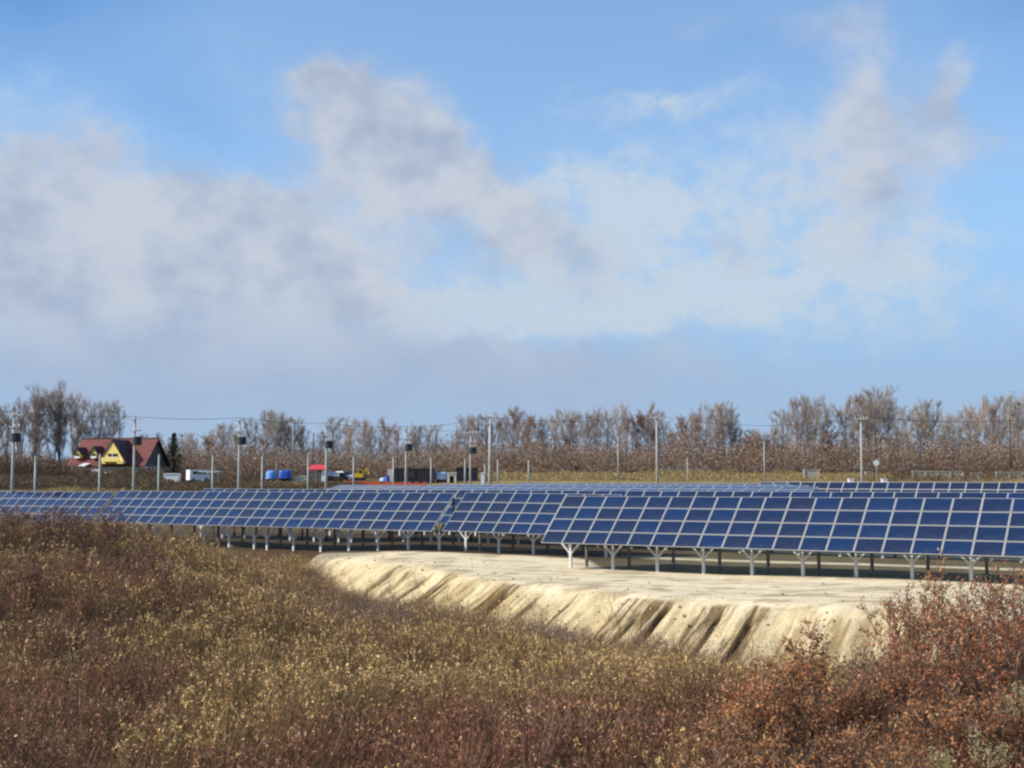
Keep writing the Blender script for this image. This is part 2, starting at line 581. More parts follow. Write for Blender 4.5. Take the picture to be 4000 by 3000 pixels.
def bank_z(X, Y):
    u, D = to_ud(X, Y)
    d = np.interp(u, BROW_U, BROW_D) + 0.3 * (fbm(u / 2.2, u * 0 + 3, 9, 3) - 0.5) * 2 + 0.55 * (fbm(u / 0.7, D / 2.0, 11, 3) - 0.5) - D
    soft = 0.28 * np.log1p(np.exp(np.clip(d / 0.28, -30, 30)))
    z = pad_z(X, Y) - 0.57 * np.minimum(soft, 6.0)
    S = fall_line(u, d)
    on = sstep(d, 0.1, 1.2)
    wob = (fbm(u / 1.2, D / 2.5, 21, 3) - 0.5) * 0.35
    for (u0, w, dep, d0) in RILLS:
        z = z - on * dep * np.exp(-((S + wob * 0.5 - u0) / w) ** 2) * sstep(d, d0, d0 + 0.8)
    z = z - on * 0.12 * fbm(S / 0.40, D / 6.0, 31, 3) + 0.05 * (fbm(u / 0.9, D / 0.9, 17, 4) - 0.5) * sstep(D, 40, 50) * (1 - sstep(D, 95, 120))
    return z, d


def ground_z(X, Y):
    X, Y = np.atleast_1d(np.asarray(X, float)), np.atleast_1d(np.asarray(Y, float))
    return np.maximum(bank_z(X, Y)[0], f_veg(X, Y))


def gz(X, Y):
    return float(ground_z(X, Y)[0])


def axis(*segs):
    out = []
    for a, b, st in segs:
        out.append(np.arange(a, b, st))
    return np.concatenate(out + [[segs[-1][1]]])


def build_ground():
    ua = axis((-900, -300, 40), (-300, -120, 8), (-120, -66, 0.8), (-66, -54, 0.16), (-54, -13, 0.075), (-13, 40, 0.7), (40, 120, 6), (120, 900, 40))
    da = axis((-60, 8, 4), (8, 44, 0.45), (44, 63, 0.11), (63, 80, 0.4), (80, 150, 1.6), (150, 330, 5), (330, 2400, 60))
    U, D = np.meshgrid(ua, da, indexing='ij')
    X, Y = from_ud(U, D)
    zb, d = bank_z(X, Y)
    fv = f_veg(X, Y)
    Zg = np.maximum(zb, fv)
    veg = sstep(fv - zb, -0.12, 0.25)
    S = fall_line(U, d)
    # colours of the soils
    big, mid, fin = fbm(X / 9, Y / 9, 40), fbm(X / 2.2, Y / 2.2, 41), fbm(X / 0.6, Y / 0.6, 42)
    c = lambda *v: np.array(v)[None, None]
    L = lambda a, b, t: a + (b - a) * t[..., None]
    dry = L(c(0.61, 0.495, 0.305), c(0.74, 0.625, 0.425), mid)
    cream = L(c(0.50, 0.395, 0.22), c(0.58, 0.475, 0.29), mid)
    tan = L(c(0.385, 0.285, 0.14), c(0.45, 0.345, 0.185), fin)
    wv = (fbm(U / 1.5, D / 3, 44, 2) - 0.5) * 0.8
    stripe = 0.55 * fbm((S + wv) / 0.9, D / 9, 43, 2) + 0.45 * fbm((S + wv) / 0.22, D / 5, 45, 2)
    calm = sstep(fbm(S / 2.6, D / 5, 47, 2), 0.40, 0.60)
    moist = L(cream, tan, sstep(stripe, 0.40, 0.60) * (0.25 + 0.75 * calm))
    sand = L(dry, moist, sstep(d + (fbm(U / 0.8, D / 4, 46, 3) - 0.5) * 3.2, -0.9, 1.2))
    # bands of darker earth that slid down the face
    dark = np.zeros_like(d)
    wob = (fbm(S / 0.5, D / 2.5, 52, 4) - 0.5) * 0.9
    for (u0, u1, d0, k) in [(-43.8, -42.8, -0.2, 0.9), (-50.8, -49.2, -0.3, 0.55), (-48.6, -47.6, 0.2, 0.6), (-46.2, -45.2, 0.4, 0.5), (-37.8, -36.2, 0.0, 0.9), (-41.5, -41.0, 0.5, 0.35),
                            (-34.6, -33.6, 0.6, 0.35), (-28.6, -25.7, 0.15, 0.75), (-24.4, -22.6, 0.1, 0.6), (-22.1, -20.6, 0.1, 0.75), (-17.6, -15.9, 0.3, 0.35), (-31.0, -30.2, 1.4, 0.35), (-19.6, -19.0, 1.2, 0.3)]:
        m = sstep(S + wob, u0 - 0.1, u0 + 0.12) * (1 - sstep(S + wob, u1 - 0.12, u1 + 0.1)) * sstep(d + (mid - 0.5) * 0.8, d0, d0 + 0.35)
        dark = np.maximum(dark, m * k * (0.15 + 1.15 * sstep(fbm(S / 0.13, D / 2.2, 53, 3), 0.35, 0.66)))
    for (u0, w, dep, d0) in RILLS:                                 # darker earth colour along the runnels
        if dep >= 0.16:
            g = np.exp(-((S + (fbm(U / 0.6, D / 1.2, 58, 3) - 0.5) * 0.14 - u0 + 0.04) / (0.075 + 0.10 * dep)) ** 2) * sstep(d, d0, d0 + 0.25)
            dark = np.maximum(dark, g * min(1.0, 0.55 + dep) * (0.45 + 0.7 * fbm(S / 0.3, D / 0.8, 59, 2)))
    sand = L(sand, c(0.125, 0.080, 0.034), np.clip(dark * 1.15, 0, 1))
    sand = sand * (0.90 + 0.2 * fin)[..., None]
    thin = sstep(fbm((S + wv * 0.4) / 0.10, D / 4.0, 54, 2), 0.60, 0.74) * sstep(fbm(U / 1.8, D / 3, 55, 3), 0.46, 0.62) * sstep(d, 0.3, 0.9)
    sand = L(sand, c(0.13, 0.085, 0.04), np.clip(thin * 0.7, 0, 1))
    sand = L(sand, c(0.36, 0.28, 0.16), sstep(fbm(X / 1.5, Y / 1.1, 56, 5), 0.50, 0.70) * 0.75 * (1 - sstep(d, 0.0, 0.8)))
    for D1 in (57.3, 59.1, 61.2, 62.9):                            # tyre tracks along the pad
        tw = D1 + 0.5 * np.sin(U / 9 + D1) + 0.25 * (fbm(U / 5, D * 0, 57, 2) - 0.5)
        sand = sand * (1 - 0.34 * np.exp(-((D - tw) / 0.20) ** 2) * (0.4 + fin) * (1 - sstep(d, -0.5, 0.3)))[..., None]
    left = sstep(-U + (mid - 0.5) * 5, 64, 69)                      # bare dark soil at the left end of the pad
    soil = L(c(0.10, 0.058, 0.032), c(0.17, 0.115, 0.06), mid)
    sand = L(sand, L(c(0.36, 0.31, 0.23), c(0.16, 0.12, 0.08), mid), sstep(-U + (mid - 0.5) * 5, 58, 64) * (1 - left) * 0.75)
    sand = L(sand, soil, left)
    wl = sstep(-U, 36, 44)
    shade_soil = L(c(0.085, 0.070, 0.038), c(0.15, 0.12, 0.065), mid)  # panels' shadow painted into the soil colour under the rows
    strip = np.exp(-((D - 77.2 - (mid - 0.5)) / 0.9) ** 2) + np.exp(-((D - 88.6 - (mid - 0.5)) / 1.0) ** 2)  # sunlit strips between the row shadows, painted as paler ground
    shade_soil = L(shade_soil, c(0.62, 0.52, 0.34), np.clip(strip, 0, 1))
    shade_soil = L(shade_soil, L(c(0.045, 0.030, 0.018), c(0.085, 0.058, 0.032), mid), wl)  # dark soil of its own at the left
    sand = L(sand, shade_soil, sstep(D + (mid - 0.5) * 1.0, 66.3 + 7.0 * wl, 67.2 + 7.4 * wl))
    under = L(c(0.10, 0.062, 0.032), c(0.17, 0.115, 0.055), mid)
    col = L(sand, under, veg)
    grass = L(c(0.30, 0.22, 0.09), c(0.17, 0.12, 0.06), fbm(X / 6, Y / 3, 60))
    brown = L(c(0.075, 0.052, 0.03), c(0.14, 0.10, 0.045), fbm(X / 5, Y / 4, 61))
    farl = 1 - sstep(X, -26, -6)
    col = L(col, grass, sstep(Y, 128, 142))
    col = L(col, brown * 0.75, sstep(Y, 128, 142) * farl * (0.7 + 0.3 * sstep(fbm(X / 14, Y / 9, 63), 0.25, 0.5)))
    col = L(col, brown, sstep(Y, 252, 262))
    nu, nd = U.shape
    V = np.stack([X, Y, Zg], -1).reshape(-1, 3)
    i = np.arange(nu * nd).reshape(nu, nd)
    Q = np.stack([i[:-1, :-1], i[1:, :-1], i[1:, 1:], i[:-1, 1:]], -1).reshape(-1, 4)
    m = bpy.data.materials.new('soil')
    m.use_nodes = True
    T = NT(m.node_tree)
    b = T.n['Principled BSDF']
    vc = T.new('ShaderNodeVertexColor', layer_name='Col').outputs[0]
    pos = T.new('ShaderNodeTexCoord').outputs['Object']
    n1 = T.noise(pos, 6.0, 8, 0.65)
    n2 = T.noise(pos, 1.1, 5, 0.6)
    k = T.math('MULTIPLY', T.smooth(n1, 0.25, 0.75, 0.82, 1.14), T.smooth(n2, 0.3, 0.7, 0.92, 1.06))
    pe = T.noise(pos, 22.0, 2, 0.5)
    k = T.math('MULTIPLY', k, T.smooth(pe, 0.66, 0.74, 1.0, 0.72))
    # runnels and tool marks down the face of the bank (coordinates: along the bank, down the bank)
    fl = T.new('ShaderNodeAttribute', attribute_name='fall').outputs['Fac']
    sp3 = T.new('ShaderNodeSeparateXYZ')
    T.l.new(pos, sp3.inputs[0])
    cb = T.new('ShaderNodeCombineXYZ')
    T.l.new(fl, cb.inputs[0])
    T.l.new(sp3.outputs[2], cb.inputs[1])
    wob = T.vmath('SCALE', T.vmath('SUBTRACT', T.noise(pos, 0.9, 3, 0.5, 0.0, 1), (0.5, 0.5, 0.5)), 0.12)
    ud = T.vmath('ADD', cb.outputs[0], wob)
    fa = T.new('ShaderNodeAttribute', attribute_name='face').outputs['Fac']
    s1 = T.noise(T.vmath('MULTIPLY', ud, (3.2, 0.35, 0.35)), 1.0, 5, 0.6)
    s2 = T.noise(T.vmath('MULTIPLY', ud, (10.0, 0.6, 0.6)), 1.0, 3, 0.6)
    zone = T.smooth(T.noise(T.vmath('MULTIPLY', ud, (0.5, 0.5, 0.5)), 1.0, 3, 0.6), 0.50, 0.66)
    lines = T.math('MULTIPLY', T.smooth(s2, 0.57, 0.66), zone)
    fk = T.math('MULTIPLY', T.smooth(s1, 0.36, 0.66, 1.06, 0.90), T.math('SUBTRACT', 1.0, T.math('MULTIPLY', lines, 0.62)))
    k = T.math('MULTIPLY', k, T.math('ADD', T.math('MULTIPLY', fa, T.math('SUBTRACT', fk, 1.0)), 1.0))
    T.l.new(T.vmath('SCALE', vc, k), b.inputs['Base Color'])
    b.inputs['Roughness'].default_value = 0.95
    b.inputs['Specular IOR Level'].default_value = 0.1
    bn = T.new('ShaderNodeBump')
    bn.inputs['Strength'].default_value = 0.6
    bn.inputs['Distance'].default_value = 0.05
    T.l.new(n1, bn.inputs['Height'])
    T.l.new(bn.outputs[0], b.inputs['Normal'])
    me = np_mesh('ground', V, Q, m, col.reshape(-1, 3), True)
    face = sstep(d + (mid - 0.5) * 1.5, -0.6, 0.6) * (1 - veg) * (1 - left)
    a2 = me.attributes.new('fall', 'FLOAT', 'POINT')
    a2.data.foreach_set('value', S.ravel().astype(np.float32))
    at_ = me.attributes.new('face', 'FLOAT', 'POINT')
    at_.data.foreach_set('value', face.ravel().astype(np.float32))
    tag(link('ground', me), kind='structure')


build_ground()

# ------------------------------------------------------------------ solar tables
PITCH, SLOPE, TILT = 1.5, 4.171, 0.745
CT, ST = math.cos(TILT), math.sin(TILT)
MW, MH = 1.482, SLOPE / 4 - 0.035


def module_meshes():
    b = MB().box((0, 0, 0.006), (MW - 0.05, MH - 0.05, 0.012))
    g = b.build('solar_panel', M['solar']).data
    f = MB()
    for s in (-1, 1):
        f.box((s * (MW - 0.042) / 2, 0, 0), (0.033, MH, 0.045))
        f.box((0, s * (MH - 0.024) / 2, 0), (MW - 0.084, 0.024, 0.045))
    f.box((0, 0, -0.012), (MW - 0.09, MH - 0.09, 0.006))
    fr = f.build('frame', M['alu']).data
    for o in list(COL.objects):
        if o.data in (g, fr):
            bpy.data.objects.remove(o)
    return g, fr


GLASS, FRAME = module_meshes()
ROT_TILT = Matrix.Rotation(TILT, 4, 'X')


def solar_table(u0, D0, z_left, slope, ncol, label, group, detail=True, first_post=0.75, tilt=TILT):
    """a row segment: left end at (u0, D0), low edge at height z_left there"""
    CT, ST, ROT_TILT = math.cos(tilt), math.sin(tilt), Matrix.Rotation(tilt, 4, 'X')
    X0, Y0 = from_ud(u0, D0)
    uc = u0 + ncol * PITCH / 2
    gx, gy = from_ud(uc, D0 + 1.8)
    zb = gz(gx, gy)
    t = thing('solar_table', label, 'solar array', (X0, Y0, zb), 0, group)
    t.rotation_euler = (0, -math.atan(slope), -AL)
    h0 = z_left - zb
    at = lambda x, s, off=0.0: Vector((x, s * CT - off * ST, h0 + s * ST + off * CT))
    if detail:
        for i in range(ncol):
            for j in range(4):
                p = link('solar_panel', GLASS, t)
                jit = Matrix.Rotation(random.gauss(0, 0.004), 4, 'X') @ Matrix.Rotation(random.gauss(0, 0.004), 4, 'Y')
                p.matrix_local = Matrix.Translation(at((i + 0.5) * PITCH, (j + 0.5) * SLOPE / 4, 0.03)) @ ROT_TILT @ jit
                link('frame', FRAME, p)
    else:
        g, f = MB(), MB()
        rm = ROT_TILT.to_3x3()
        for i in range(ncol):
            for j in range(4):
                c = at((i + 0.5) * PITCH, (j + 0.5) * SLOPE / 4, 0.0)
                g.box(c + rm @ Vector((0, 0, 0.03)), (MW - 0.084, MH - 0.084, 0.012), 0, rm)
                for s in (-1, 1):
                    f.box(c + rm @ Vector((s * (MW - 0.042) / 2, 0, 0.025)), (0.042, MH, 0.045), 0, rm)
                    f.box(c + rm @ Vector((0, s * (MH - 0.042) / 2, 0.025)), (MW - 0.084, 0.042, 0.045), 0, rm)
        g.build('solar_panel', M['solar'], t)
        f.build('frame', M['alu'], t)
    W = ncol * PITCH
    for s in (0.35, 1.6, 2.6, 3.8):
        MB().bar(at(0.05, s, -0.05), at(W - 0.05, s, -0.05), 0.06, 0.05).build('rail', M['galv'], t)
    xs = np.arange(first_post, W - 0.1, 2 * PITCH)
    for x in xs:
        r = MB().bar(at(x, 0.1, -0.13), at(x, SLOPE - 0.1, -0.13), 0.06, 0.09)
        r.build('rafter', M['shaded_galv'], t)
        wx, wy = from_ud(u0 + x, D0 + 1.8)
        g1 = gz(wx, wy) - zb - x * slope - 0.3
        top = (1.8 / CT) * ST + h0 - 0.2
        fork = g1 + 0.3 + 0.92
        po = MB().box((x, 1.8, (g1 + fork) / 2), (0.17, 0.15, fork - g1)).build('post', M['galv'], t)
        for s in (-1, 1):
            MB().bar((x + s * 0.02, 1.8, fork - 0.06), (x + s * 1.02, 1.8, fork + 0.98), 0.09, 0.09).build('brace', M['galv'], po)
        MB().box((x, 1.8, (fork + top) / 2), (0.11, 0.11, top - fork)).build('brace', M['galv'], po)
        xr = x + 0.55
        wx, wy = from_ud(u0 + xr, D0 + 2.85)
        g2 = gz(wx, wy) - zb - xr * slope - 0.3
        MB().box((xr, 2.85, (g2 + h0 + 2.85 / CT * ST - 0.16) / 2), (0.15, 0.15, h0 + 2.85 / CT * ST - 0.16 - g2)).build('post', M['shaded_galv'], t)
    if tilt > 0.5:
        MB().box((W / 2, 1.9, h0 + 0.92 + 0.95 - 0.5), (W - 0.2, 0.07, 0.07)).build('rail', M['galv'], t)
    return t


G_FRONT = 'solar tables in the front rows'
G_BACK = 'solar tables in the far rows'


def left_end(X, Y):
    return to_ud(X, Y)


u, D = left_end(1.791, 76.232)
solar_table(u, D, EYE - 4.442, 0.0065, 21, 'nearest solar table at right, its white Y posts standing on pale sand', G_FRONT, first_post=1.05)
u, D = left_end(-5.205, 91.92)
solar_table(u, D, EYE - 4.478, -0.002, 9, 'short solar table in the middle, partly covered by the nearest table', G_FRONT, first_post=0.9)
u, D = left_end(-28.553, 106.937)
solar_table(u + 5 * PITCH, D, EYE - 4.659 + 0.0375, 0.005, 13, 'solar table just left of the narrow gap, above the bank end', G_FRONT, first_post=0.9)
solar_table(u - 8 * PITCH, D, EYE - 4.659 - 0.06, 0.005, 13, 'solar table rising straight behind the brown mound, second from the left', G_FRONT, first_post=0.9)
solar_table(u - 8.35 * PITCH - 13 * PITCH, D, EYE - 4.659 - 0.27, 0.006, 13, 'leftmost solar table, its lower half hidden by reddish scrub', G_FRONT)
u3 = -94.0
for k, (n, lab) in enumerate([(13, 'solar table peeking over the leftmost full row beside the fence posts'), (13, 'solar table behind the narrow gap in the front rows'),
                              (13, 'solar table whose top strip shows above the left of the nearest table'), (13, 'solar table whose top strip shows above the middle of the nearest table'),
                              (7, 'solar table whose top strip shows above the right end of the nearest table')]):
    off = (0, 13, 26, 39, 52)[k] * PITCH
    solar_table(u3 + off + 0.02, 83.6, EYE - 4.62 + 0.0045 * off, 0.0045, n, lab, G_BACK, first_post=0.9)
for (D0, ua, ub, zt, lab) in [(92.7, -85.0, -34.0, -1.36, 'fourth row of solar panels back, seen edge-on as a grey line'),
                              (101.8, -78.6, -38.0, -1.33, 'fifth row of solar panels back, a thin grey line'),
                              (110.8, -74.7, -42.0, -1.27, 'sixth row of solar panels back, a faint grey line'),
                              (120.0, -49.6, -18.0, -1.06, 'farthest row of solar panels at right, its blue faces showing')]:
    n = int((ub - ua) / PITCH)
    solar_table(ua, D0, EYE + zt - SLOPE * math.sin(TILT if D0 > 119 else 0.2) - 0.1, 0.003, n, lab, G_BACK, detail=False, tilt=TILT if D0 > 119 else 0.2)

# ------------------------------------------------------------------ utility poles, wires, fence posts
def utility_pole(p, h, label, transformer=True, thick=1.0, arms=1):
    t = thing('utility_pole', label, 'utility pole', p, 0, 'utility poles around the solar field')
    MB().tube((0, 0, -0.3), (0, 0, h), 0.17 * thick, 0.105 * thick, 12).build('pole', M['concrete'], t, True)
    for k in range(arms):
        z = h - 0.3 - k * 0.9
        a = MB().box((0.0, -0.16, z), (1.9, 0.09, 0.11)).build('crossarm', M['galv'], t)
        for x in (-0.8, 0.35, 0.8):
            MB().tube((x, -0.16, z + 0.05), (x, -0.16, z + 0.20), 0.035).tube((x, -0.16, z + 0.20), (x, -0.16, z + 0.30), 0.075, 0.05).build('insulator', M['ceramic'], a)
    if transformer:
        z = h - 3.1
        b = MB().tube((0.34, -0.14, z), (0.34, -0.14, z + 0.88), 0.47, None, 14)
        b.box((0.42, -0.1, z + 0.88), (0.5, 0.5, 0.06)).box((0.12, -0.1, z + 0.25), (0.3, 0.12, 0.1)).box((0.12, -0.1, z + 0.65), (0.3, 0.12, 0.1))
        tr = b.build('transformer', M['black'], t)
        for x in (0.27, 0.57):
            MB().tube((x, -0.1, z + 0.9), (x, -0.1, z + 1.12), 0.05, 0.03).build('bushing', M['ceramic'], tr)
        MB().bar((-0.5, -0.14, z + 1.55), (0.75, -0.14, z + 1.55), 0.07, 0.09).build('bracket', M['galv'], t)
        MB().box((0.6, -0.2, z + 1.72), (0.16, 0.16, 0.3)).build('cutout_switch', M['ceramic'], t)
        MB().box((0.2, -0.2, z + 1.72), (0.12, 0.12, 0.26)).build('cutout_switch', M['ceramic'], t)
    for q in range(7):
        MB().tube((-0.1 * (-1) ** q, 0, 2.0 + q * 0.5), (-0.34 * (-1) ** q, 0, 2.0 + q * 0.5), 0.014, None, 5).build('step_bolt', M['galv'], t)
    return t


def base(x, Z):
    X = (x - 2000) / F_PX * Z
    return Vector((X, Z, gz(X, Z)))


def pole_at(x, ytop, Z, label, **kw):
    b = base(x, Z)
    top = EYE - (ytop - YH) / F_PX * Z
    utility_pole(b, top - b.z, label, **kw)
    return Vector((b.x, b.y - 0.16, top))


ORD = ['first', 'second', 'third', 'fourth', 'fifth', 'sixth', 'seventh', 'eighth', 'ninth', 'tenth', 'eleventh', 'twelfth', 'thirteenth', 'fourteenth', 'fifteenth', 'sixteenth']
P1 = []
for (x, yt, Z, lab) in [(54, 1608, 125, 'transformer pole at the left edge, in front of the tall bare trees'), (527, 1627, 133, 'transformer pole standing in front of the yellow and red house'),
                        (936, 1632, 141, 'transformer pole left of the blue tarpaulins'), (1276, 1652, 149, 'transformer pole beside the red-roofed shed'),
                        (1587, 1667, 157, 'transformer pole in front of the dark container'), (1838, 1682, 165, 'transformer pole just left of the thick white pole')]:
    P1.append(pole_at(x, yt, Z, lab))
PW = pole_at(1915, 1621, 166, 'thick white pole at the corner of the line, without a transformer', transformer=False, thick=1.7, arms=2)
PA = pole_at(2565, 1623, 166, 'tall pale pole without transformer, in front of the middle trees', transformer=False)
PB = pole_at(3363, 1628, 166, 'tall pale pole at right beside the small white sign', transformer=False)
PC = pole_at(4230, 1622, 168, 'tall pale pole beyond the right edge', transformer=False)


def cable(a, b, sag, label, r=0.022):
    n = 14
    pts = [a.lerp(b, i / n) - Vector((0, 0, sag * 4 * (i / n) * (1 - i / n))) for i in range(n + 1)]
    m = MB()
    for i in range(n):
        m.tube(pts[i], pts[i + 1], r, None, 5, 0, False)
    tag(m.build('overhead_cable', M['cable']), label, 'cable', 'overhead cables between the utility poles')


cable(P1[0] + Vector((-24, -8, 0.3)), P1[0], 0.25, 'overhead cable running out of the picture left of the first pole')
for i in range(5):
    cable(P1[i], P1[i + 1], 0.25, ['overhead cable above the house roof between the first two poles', 'overhead cable above the dark conifer', 'overhead cable above the blue tarpaulins',
                                   'overhead cable above the white car', 'overhead cable above the dark container'][i])
cable(P1[4] + Vector((0, 0, -0.1)), PW + Vector((0, 0, -0.25)), 0.3, 'rising overhead cable from the fifth transformer pole to the thick white pole')
cable(PW + Vector((0, 0, -0.3)), PA, 0.7, 'overhead cable from the thick white pole to the next pale pole')
cable(PA, PB, 1.3, 'overhead cable above the rust-leaved tree between two pale poles')
cable(PB, PC, 0.8, 'overhead cable running out of the picture right of the last pale pole', 0.03)


def thin_pole(x, yt, Z, name, label, cat, r, m, group):
    b = base(x, Z)
    h = EYE - (yt - YH) / F_PX * Z - b.z
    o = MB().tube((0, 0, -0.3), (0, 0, h), r, r * 0.9, 10).tube((0, 0, h), (0, 0, h + 0.05), r * 1.15, r * 0.6, 10).build(name, M[m], None, True)
    o.location = b
    tag(o, label, cat, group)


fence_x = [143, 394, 624, 834, 1027, 1206, 1383, 1538, 1685, 1817, 1895, 1945, 2065]
LM = ['at the left edge beside the first transformer pole', 'in front of the house dormers', 'just right of the house', 'in front of the grey carport', 'left of the light blue tarpaulin',
      'left of the red-roofed shed', 'beside the yellow excavator', 'at the left end of the dark container', 'at the right end of the dark container', 'in front of the second dark container',
      'short, left of the thick white pole', 'just right of the thick white pole', 'second right of the thick white pole']
for k, x in enumerate(fence_x):
    Z = 125 / (1 - 0.30 * (x - 143) / (2065 - 143))
    yt = 1773 + 24 * k / 12 if k != 10 else 1816
    thin_pole(x, yt, Z, 'fence_post', 'slim grey post ' + LM[k], 'post', 0.125, 'grey_post', 'slim grey posts along the field edge')
for x, yt, lab in [(2414, 1706, 'thin tall grey post in front of the middle trees, left of the pale pole'), (2684, 1789, 'short grey post right of the pale pole in the middle'), (2984, 1724, 'thin tall grey post right of the rust-leaved tree')]:
    thin_pole(x, yt, 178, 'grey_post', lab, 'post', 0.11, 'grey_post', 'slim grey posts before the right treeline')
for x, yt, lab, m in [(1145, 1645, 'distant pale utility pole rising out of the trees, right of the blue tarpaulins', 'grey_post'), (1225, 1692, 'distant dark pole behind the red-roofed shed', 'trim'),
                      (1554, 1702, 'distant dark pole behind the dark container', 'trim'), (3945, 1632, 'distant dark pole among the trees at the right edge', 'trim'), (1082, 1800, 'thin pale pole between the two blue tarpaulins', 'grey_post')]:
    thin_pole(x, yt, 232, 'distant_pole', lab, 'pole', 0.12, m, 'distant poles among the trees')

# sign on a post
b = base(3420, 185)
t = thing('road_sign', 'small white round sign on a post before the right trees', 'sign', b)
h = EYE - (1808 - YH) / F_PX * 185 - b.z
MB().tube((0, 0, -0.2), (0, 0, h), 0.06).build('post', M['grey_post'], t)
MB().tube((0, -0.08, h), (0, -0.03, h), 0.44, 0.44, 20).build('sign_plate', M['white'], t)
b = base(1886, 172)
o = MB().box((0, 0, 0.55), (0.5, 0.5, 4.2)).box((0, 0, 2.72), (0.6, 0.6, 0.14)).build('marker_post', M['white'])
o.location = b
tag(o, 'short white marker post left of the thick white pole', 'post')

# ------------------------------------------------------------------ house
def house():
    Z = 222
    b = base(418, Z)
    t = thing('house', 'yellow gabled house with a steep red roof and two dormers', 'house', b, R(-2))
    t.rotation_euler.z = R(-13)
    gl = b.z
    zz = lambda y: EYE - (y - YH) / F_PX * Z - gl
    ze, zr = zz(1822), zz(1716)
    L, Dp = 15.6, 9.5
    x0, x1 = -7.9, 7.7
    MB().box((0, Dp / 2, ze / 2 - 0.2), (L - 1.0, Dp - 1.2, ze + 0.4)).build('wall', M['cream'], t)
    th = 0.22
    n = Vector((0, -(zr - ze), Dp / 2)).normalized()
    rf = MB()
    rf.prism([(x0, 0, ze), (x1, 0, ze), (x1, Dp / 2, zr), (x0, Dp / 2, zr)], (0, 0, th))
    rf.prism([(x0, Dp, ze), (x0, Dp / 2, zr), (x1, Dp / 2, zr), (x1, Dp, ze)], (0, 0, th))
    for k in range(1, 40):
        x = x0 + (x1 - x0) * k / 40
        rf.bar((x, -0.02, ze + th + 0.0), (x, Dp / 2, zr + th), 0.05, 0.05)
    roof = rf.build('roof', M['roof_red'], t)
    MB().bar((x0, Dp / 2, zr + th + 0.06), (x1, Dp / 2, zr + th + 0.06), 0.3, 0.16).build('ridge_cap', M['trim'], roof)
    for x in (x0 + 0.55, x1 - 0.62):
        MB().prism([(x, 0.6, ze - 0.1), (x, Dp - 0.6, ze - 0.1), (x, Dp / 2, zr - 0.35)], (0.12, 0, 0)).build('gable_wall', M['grey_wall'], t)
    # large cross gable
    gx, hw = 1.9, 2.65
    za, zb_ = zz(1722), zz(1812)
    fy = -1.2
    g = MB().prism([(gx - hw, fy, zb_), (gx + hw, fy, zb_), (gx + hw * 0.06, fy, za - 0.25), (gx - hw * 0.06, fy, za - 0.25)], (0, 3.2, 0)).build('cross_gable', M['yellow_wall'], t)
    for s in (-1, 1):
        MB().prism([(gx + s * (hw + 0.16), fy - 0.18, zb_ - 0.1), (gx, fy - 0.18, za), (gx, fy - 0.18, za + 0.2), (gx + s * (hw + 0.38), fy - 0.18, zb_ - 0.1)], (0, 5.6, 0)).build('gable_roof', M['trim'], g)
    w = MB().box((gx + 0.1, fy - 0.03, zz(1779)), (1.9, 0.1, 0.55)).build('window', M['glass'], g)
    MB().box((gx + 0.1, fy - 0.06, zz(1779) - 0.33), (2.2, 0.14, 0.1)).box((gx + 0.1, fy - 0.10, zz(1779)), (0.08, 0.06, 0.5)).build('window_frame', M['white'], w)
    bal = MB().box((gx + 0.2, fy - 0.6, zz(1802)), (3.9, 1.1, 0.12))
    bal.box((gx + 0.2, fy - 1.12, zz(1796)), (3.9, 0.08, 0.75))
    bal.box((gx + 2.2, fy - 0.7, zz(1806)), (1.2, 0.8, 0.5))
    bal.build('balcony', M['yellow_wall'], t)
    # two dormers
    for dx, yb, yt_ in ((-6.1, 1790, 1752), (-2.75, 1790, 1748)):
        dz0, dz1 = zz(yb), zz(yt_)
        d = MB().prism([(dx - 0.62, 0.35, dz0), (dx + 0.62, 0.35, dz0), (dx + 0.62, 0.35, dz0 + 0.75), (dx, 0.35, dz1), (dx - 0.62, 0.35, dz0 + 0.75)], (0, 2.6, 0)).build('dormer', M['yellow_wall'], roof)
        dr = MB()
        for s in (-1, 1):
            dr.prism([(dx + s * 0.85, 0.1, dz0 + 0.62), (dx, 0.1, dz1 + 0.05), (dx, 0.1, dz1 + 0.28), (dx + s * 1.0, 0.1, dz0 + 0.62)], (0, 3.0, 0))
        dr.build('dormer_roof', M['trim'], roof)
        MB().box((dx, 0.31, dz0 + 0.62), (0.8, 0.08, 0.35)).build('dormer_window', M['glass'], roof)
        MB().box((dx, 0.29, dz0 + 0.2), (1.1, 0.12, 0.38)).build('dormer_sill', M['white'], roof)
    for x in (-5.5, -3.2, 3.4):
        w = MB().box((x, 0.57, ze * 0.45), (1.5, 0.1, 1.2)).build('window', M['glass'], t)
        MB().box((x, 0.55, ze * 0.45 - 0.65), (1.7, 0.14, 0.1)).box((x, 0.52, ze * 0.45), (0.07, 0.06, 1.2)).build('window_frame', M['white'], w)
    MB().prism([(-4.6, -1.6, zz(1822)), (-3.3, -1.6, zz(1822)), (-3.3, 0.4, zz(1812)), (-4.6, 0.4, zz(1812))], (0, 0, 0.15)).box((-4.5, -1.5, zz(1840)), (0.1, 0.1, 1.2)).build('porch_canopy', M['white'], t)
    MB().box((-1.6, -0.9, zz(1842)), (1.5, 0.4, 0.9)).box((-0.4, -0.8, zz(1862)), (0.7, 0.4, 0.9)).build('garden_screen', M['white'], t)


house()

# ------------------------------------------------------------------ yard clutter behind the panels
def placed(x, yb, Z):
    """a point standing on the ground at column x"""
    return base(x, Z)


def hgt(b, y):
    return EYE - (y - YH) / F_PX * b.y - b.z


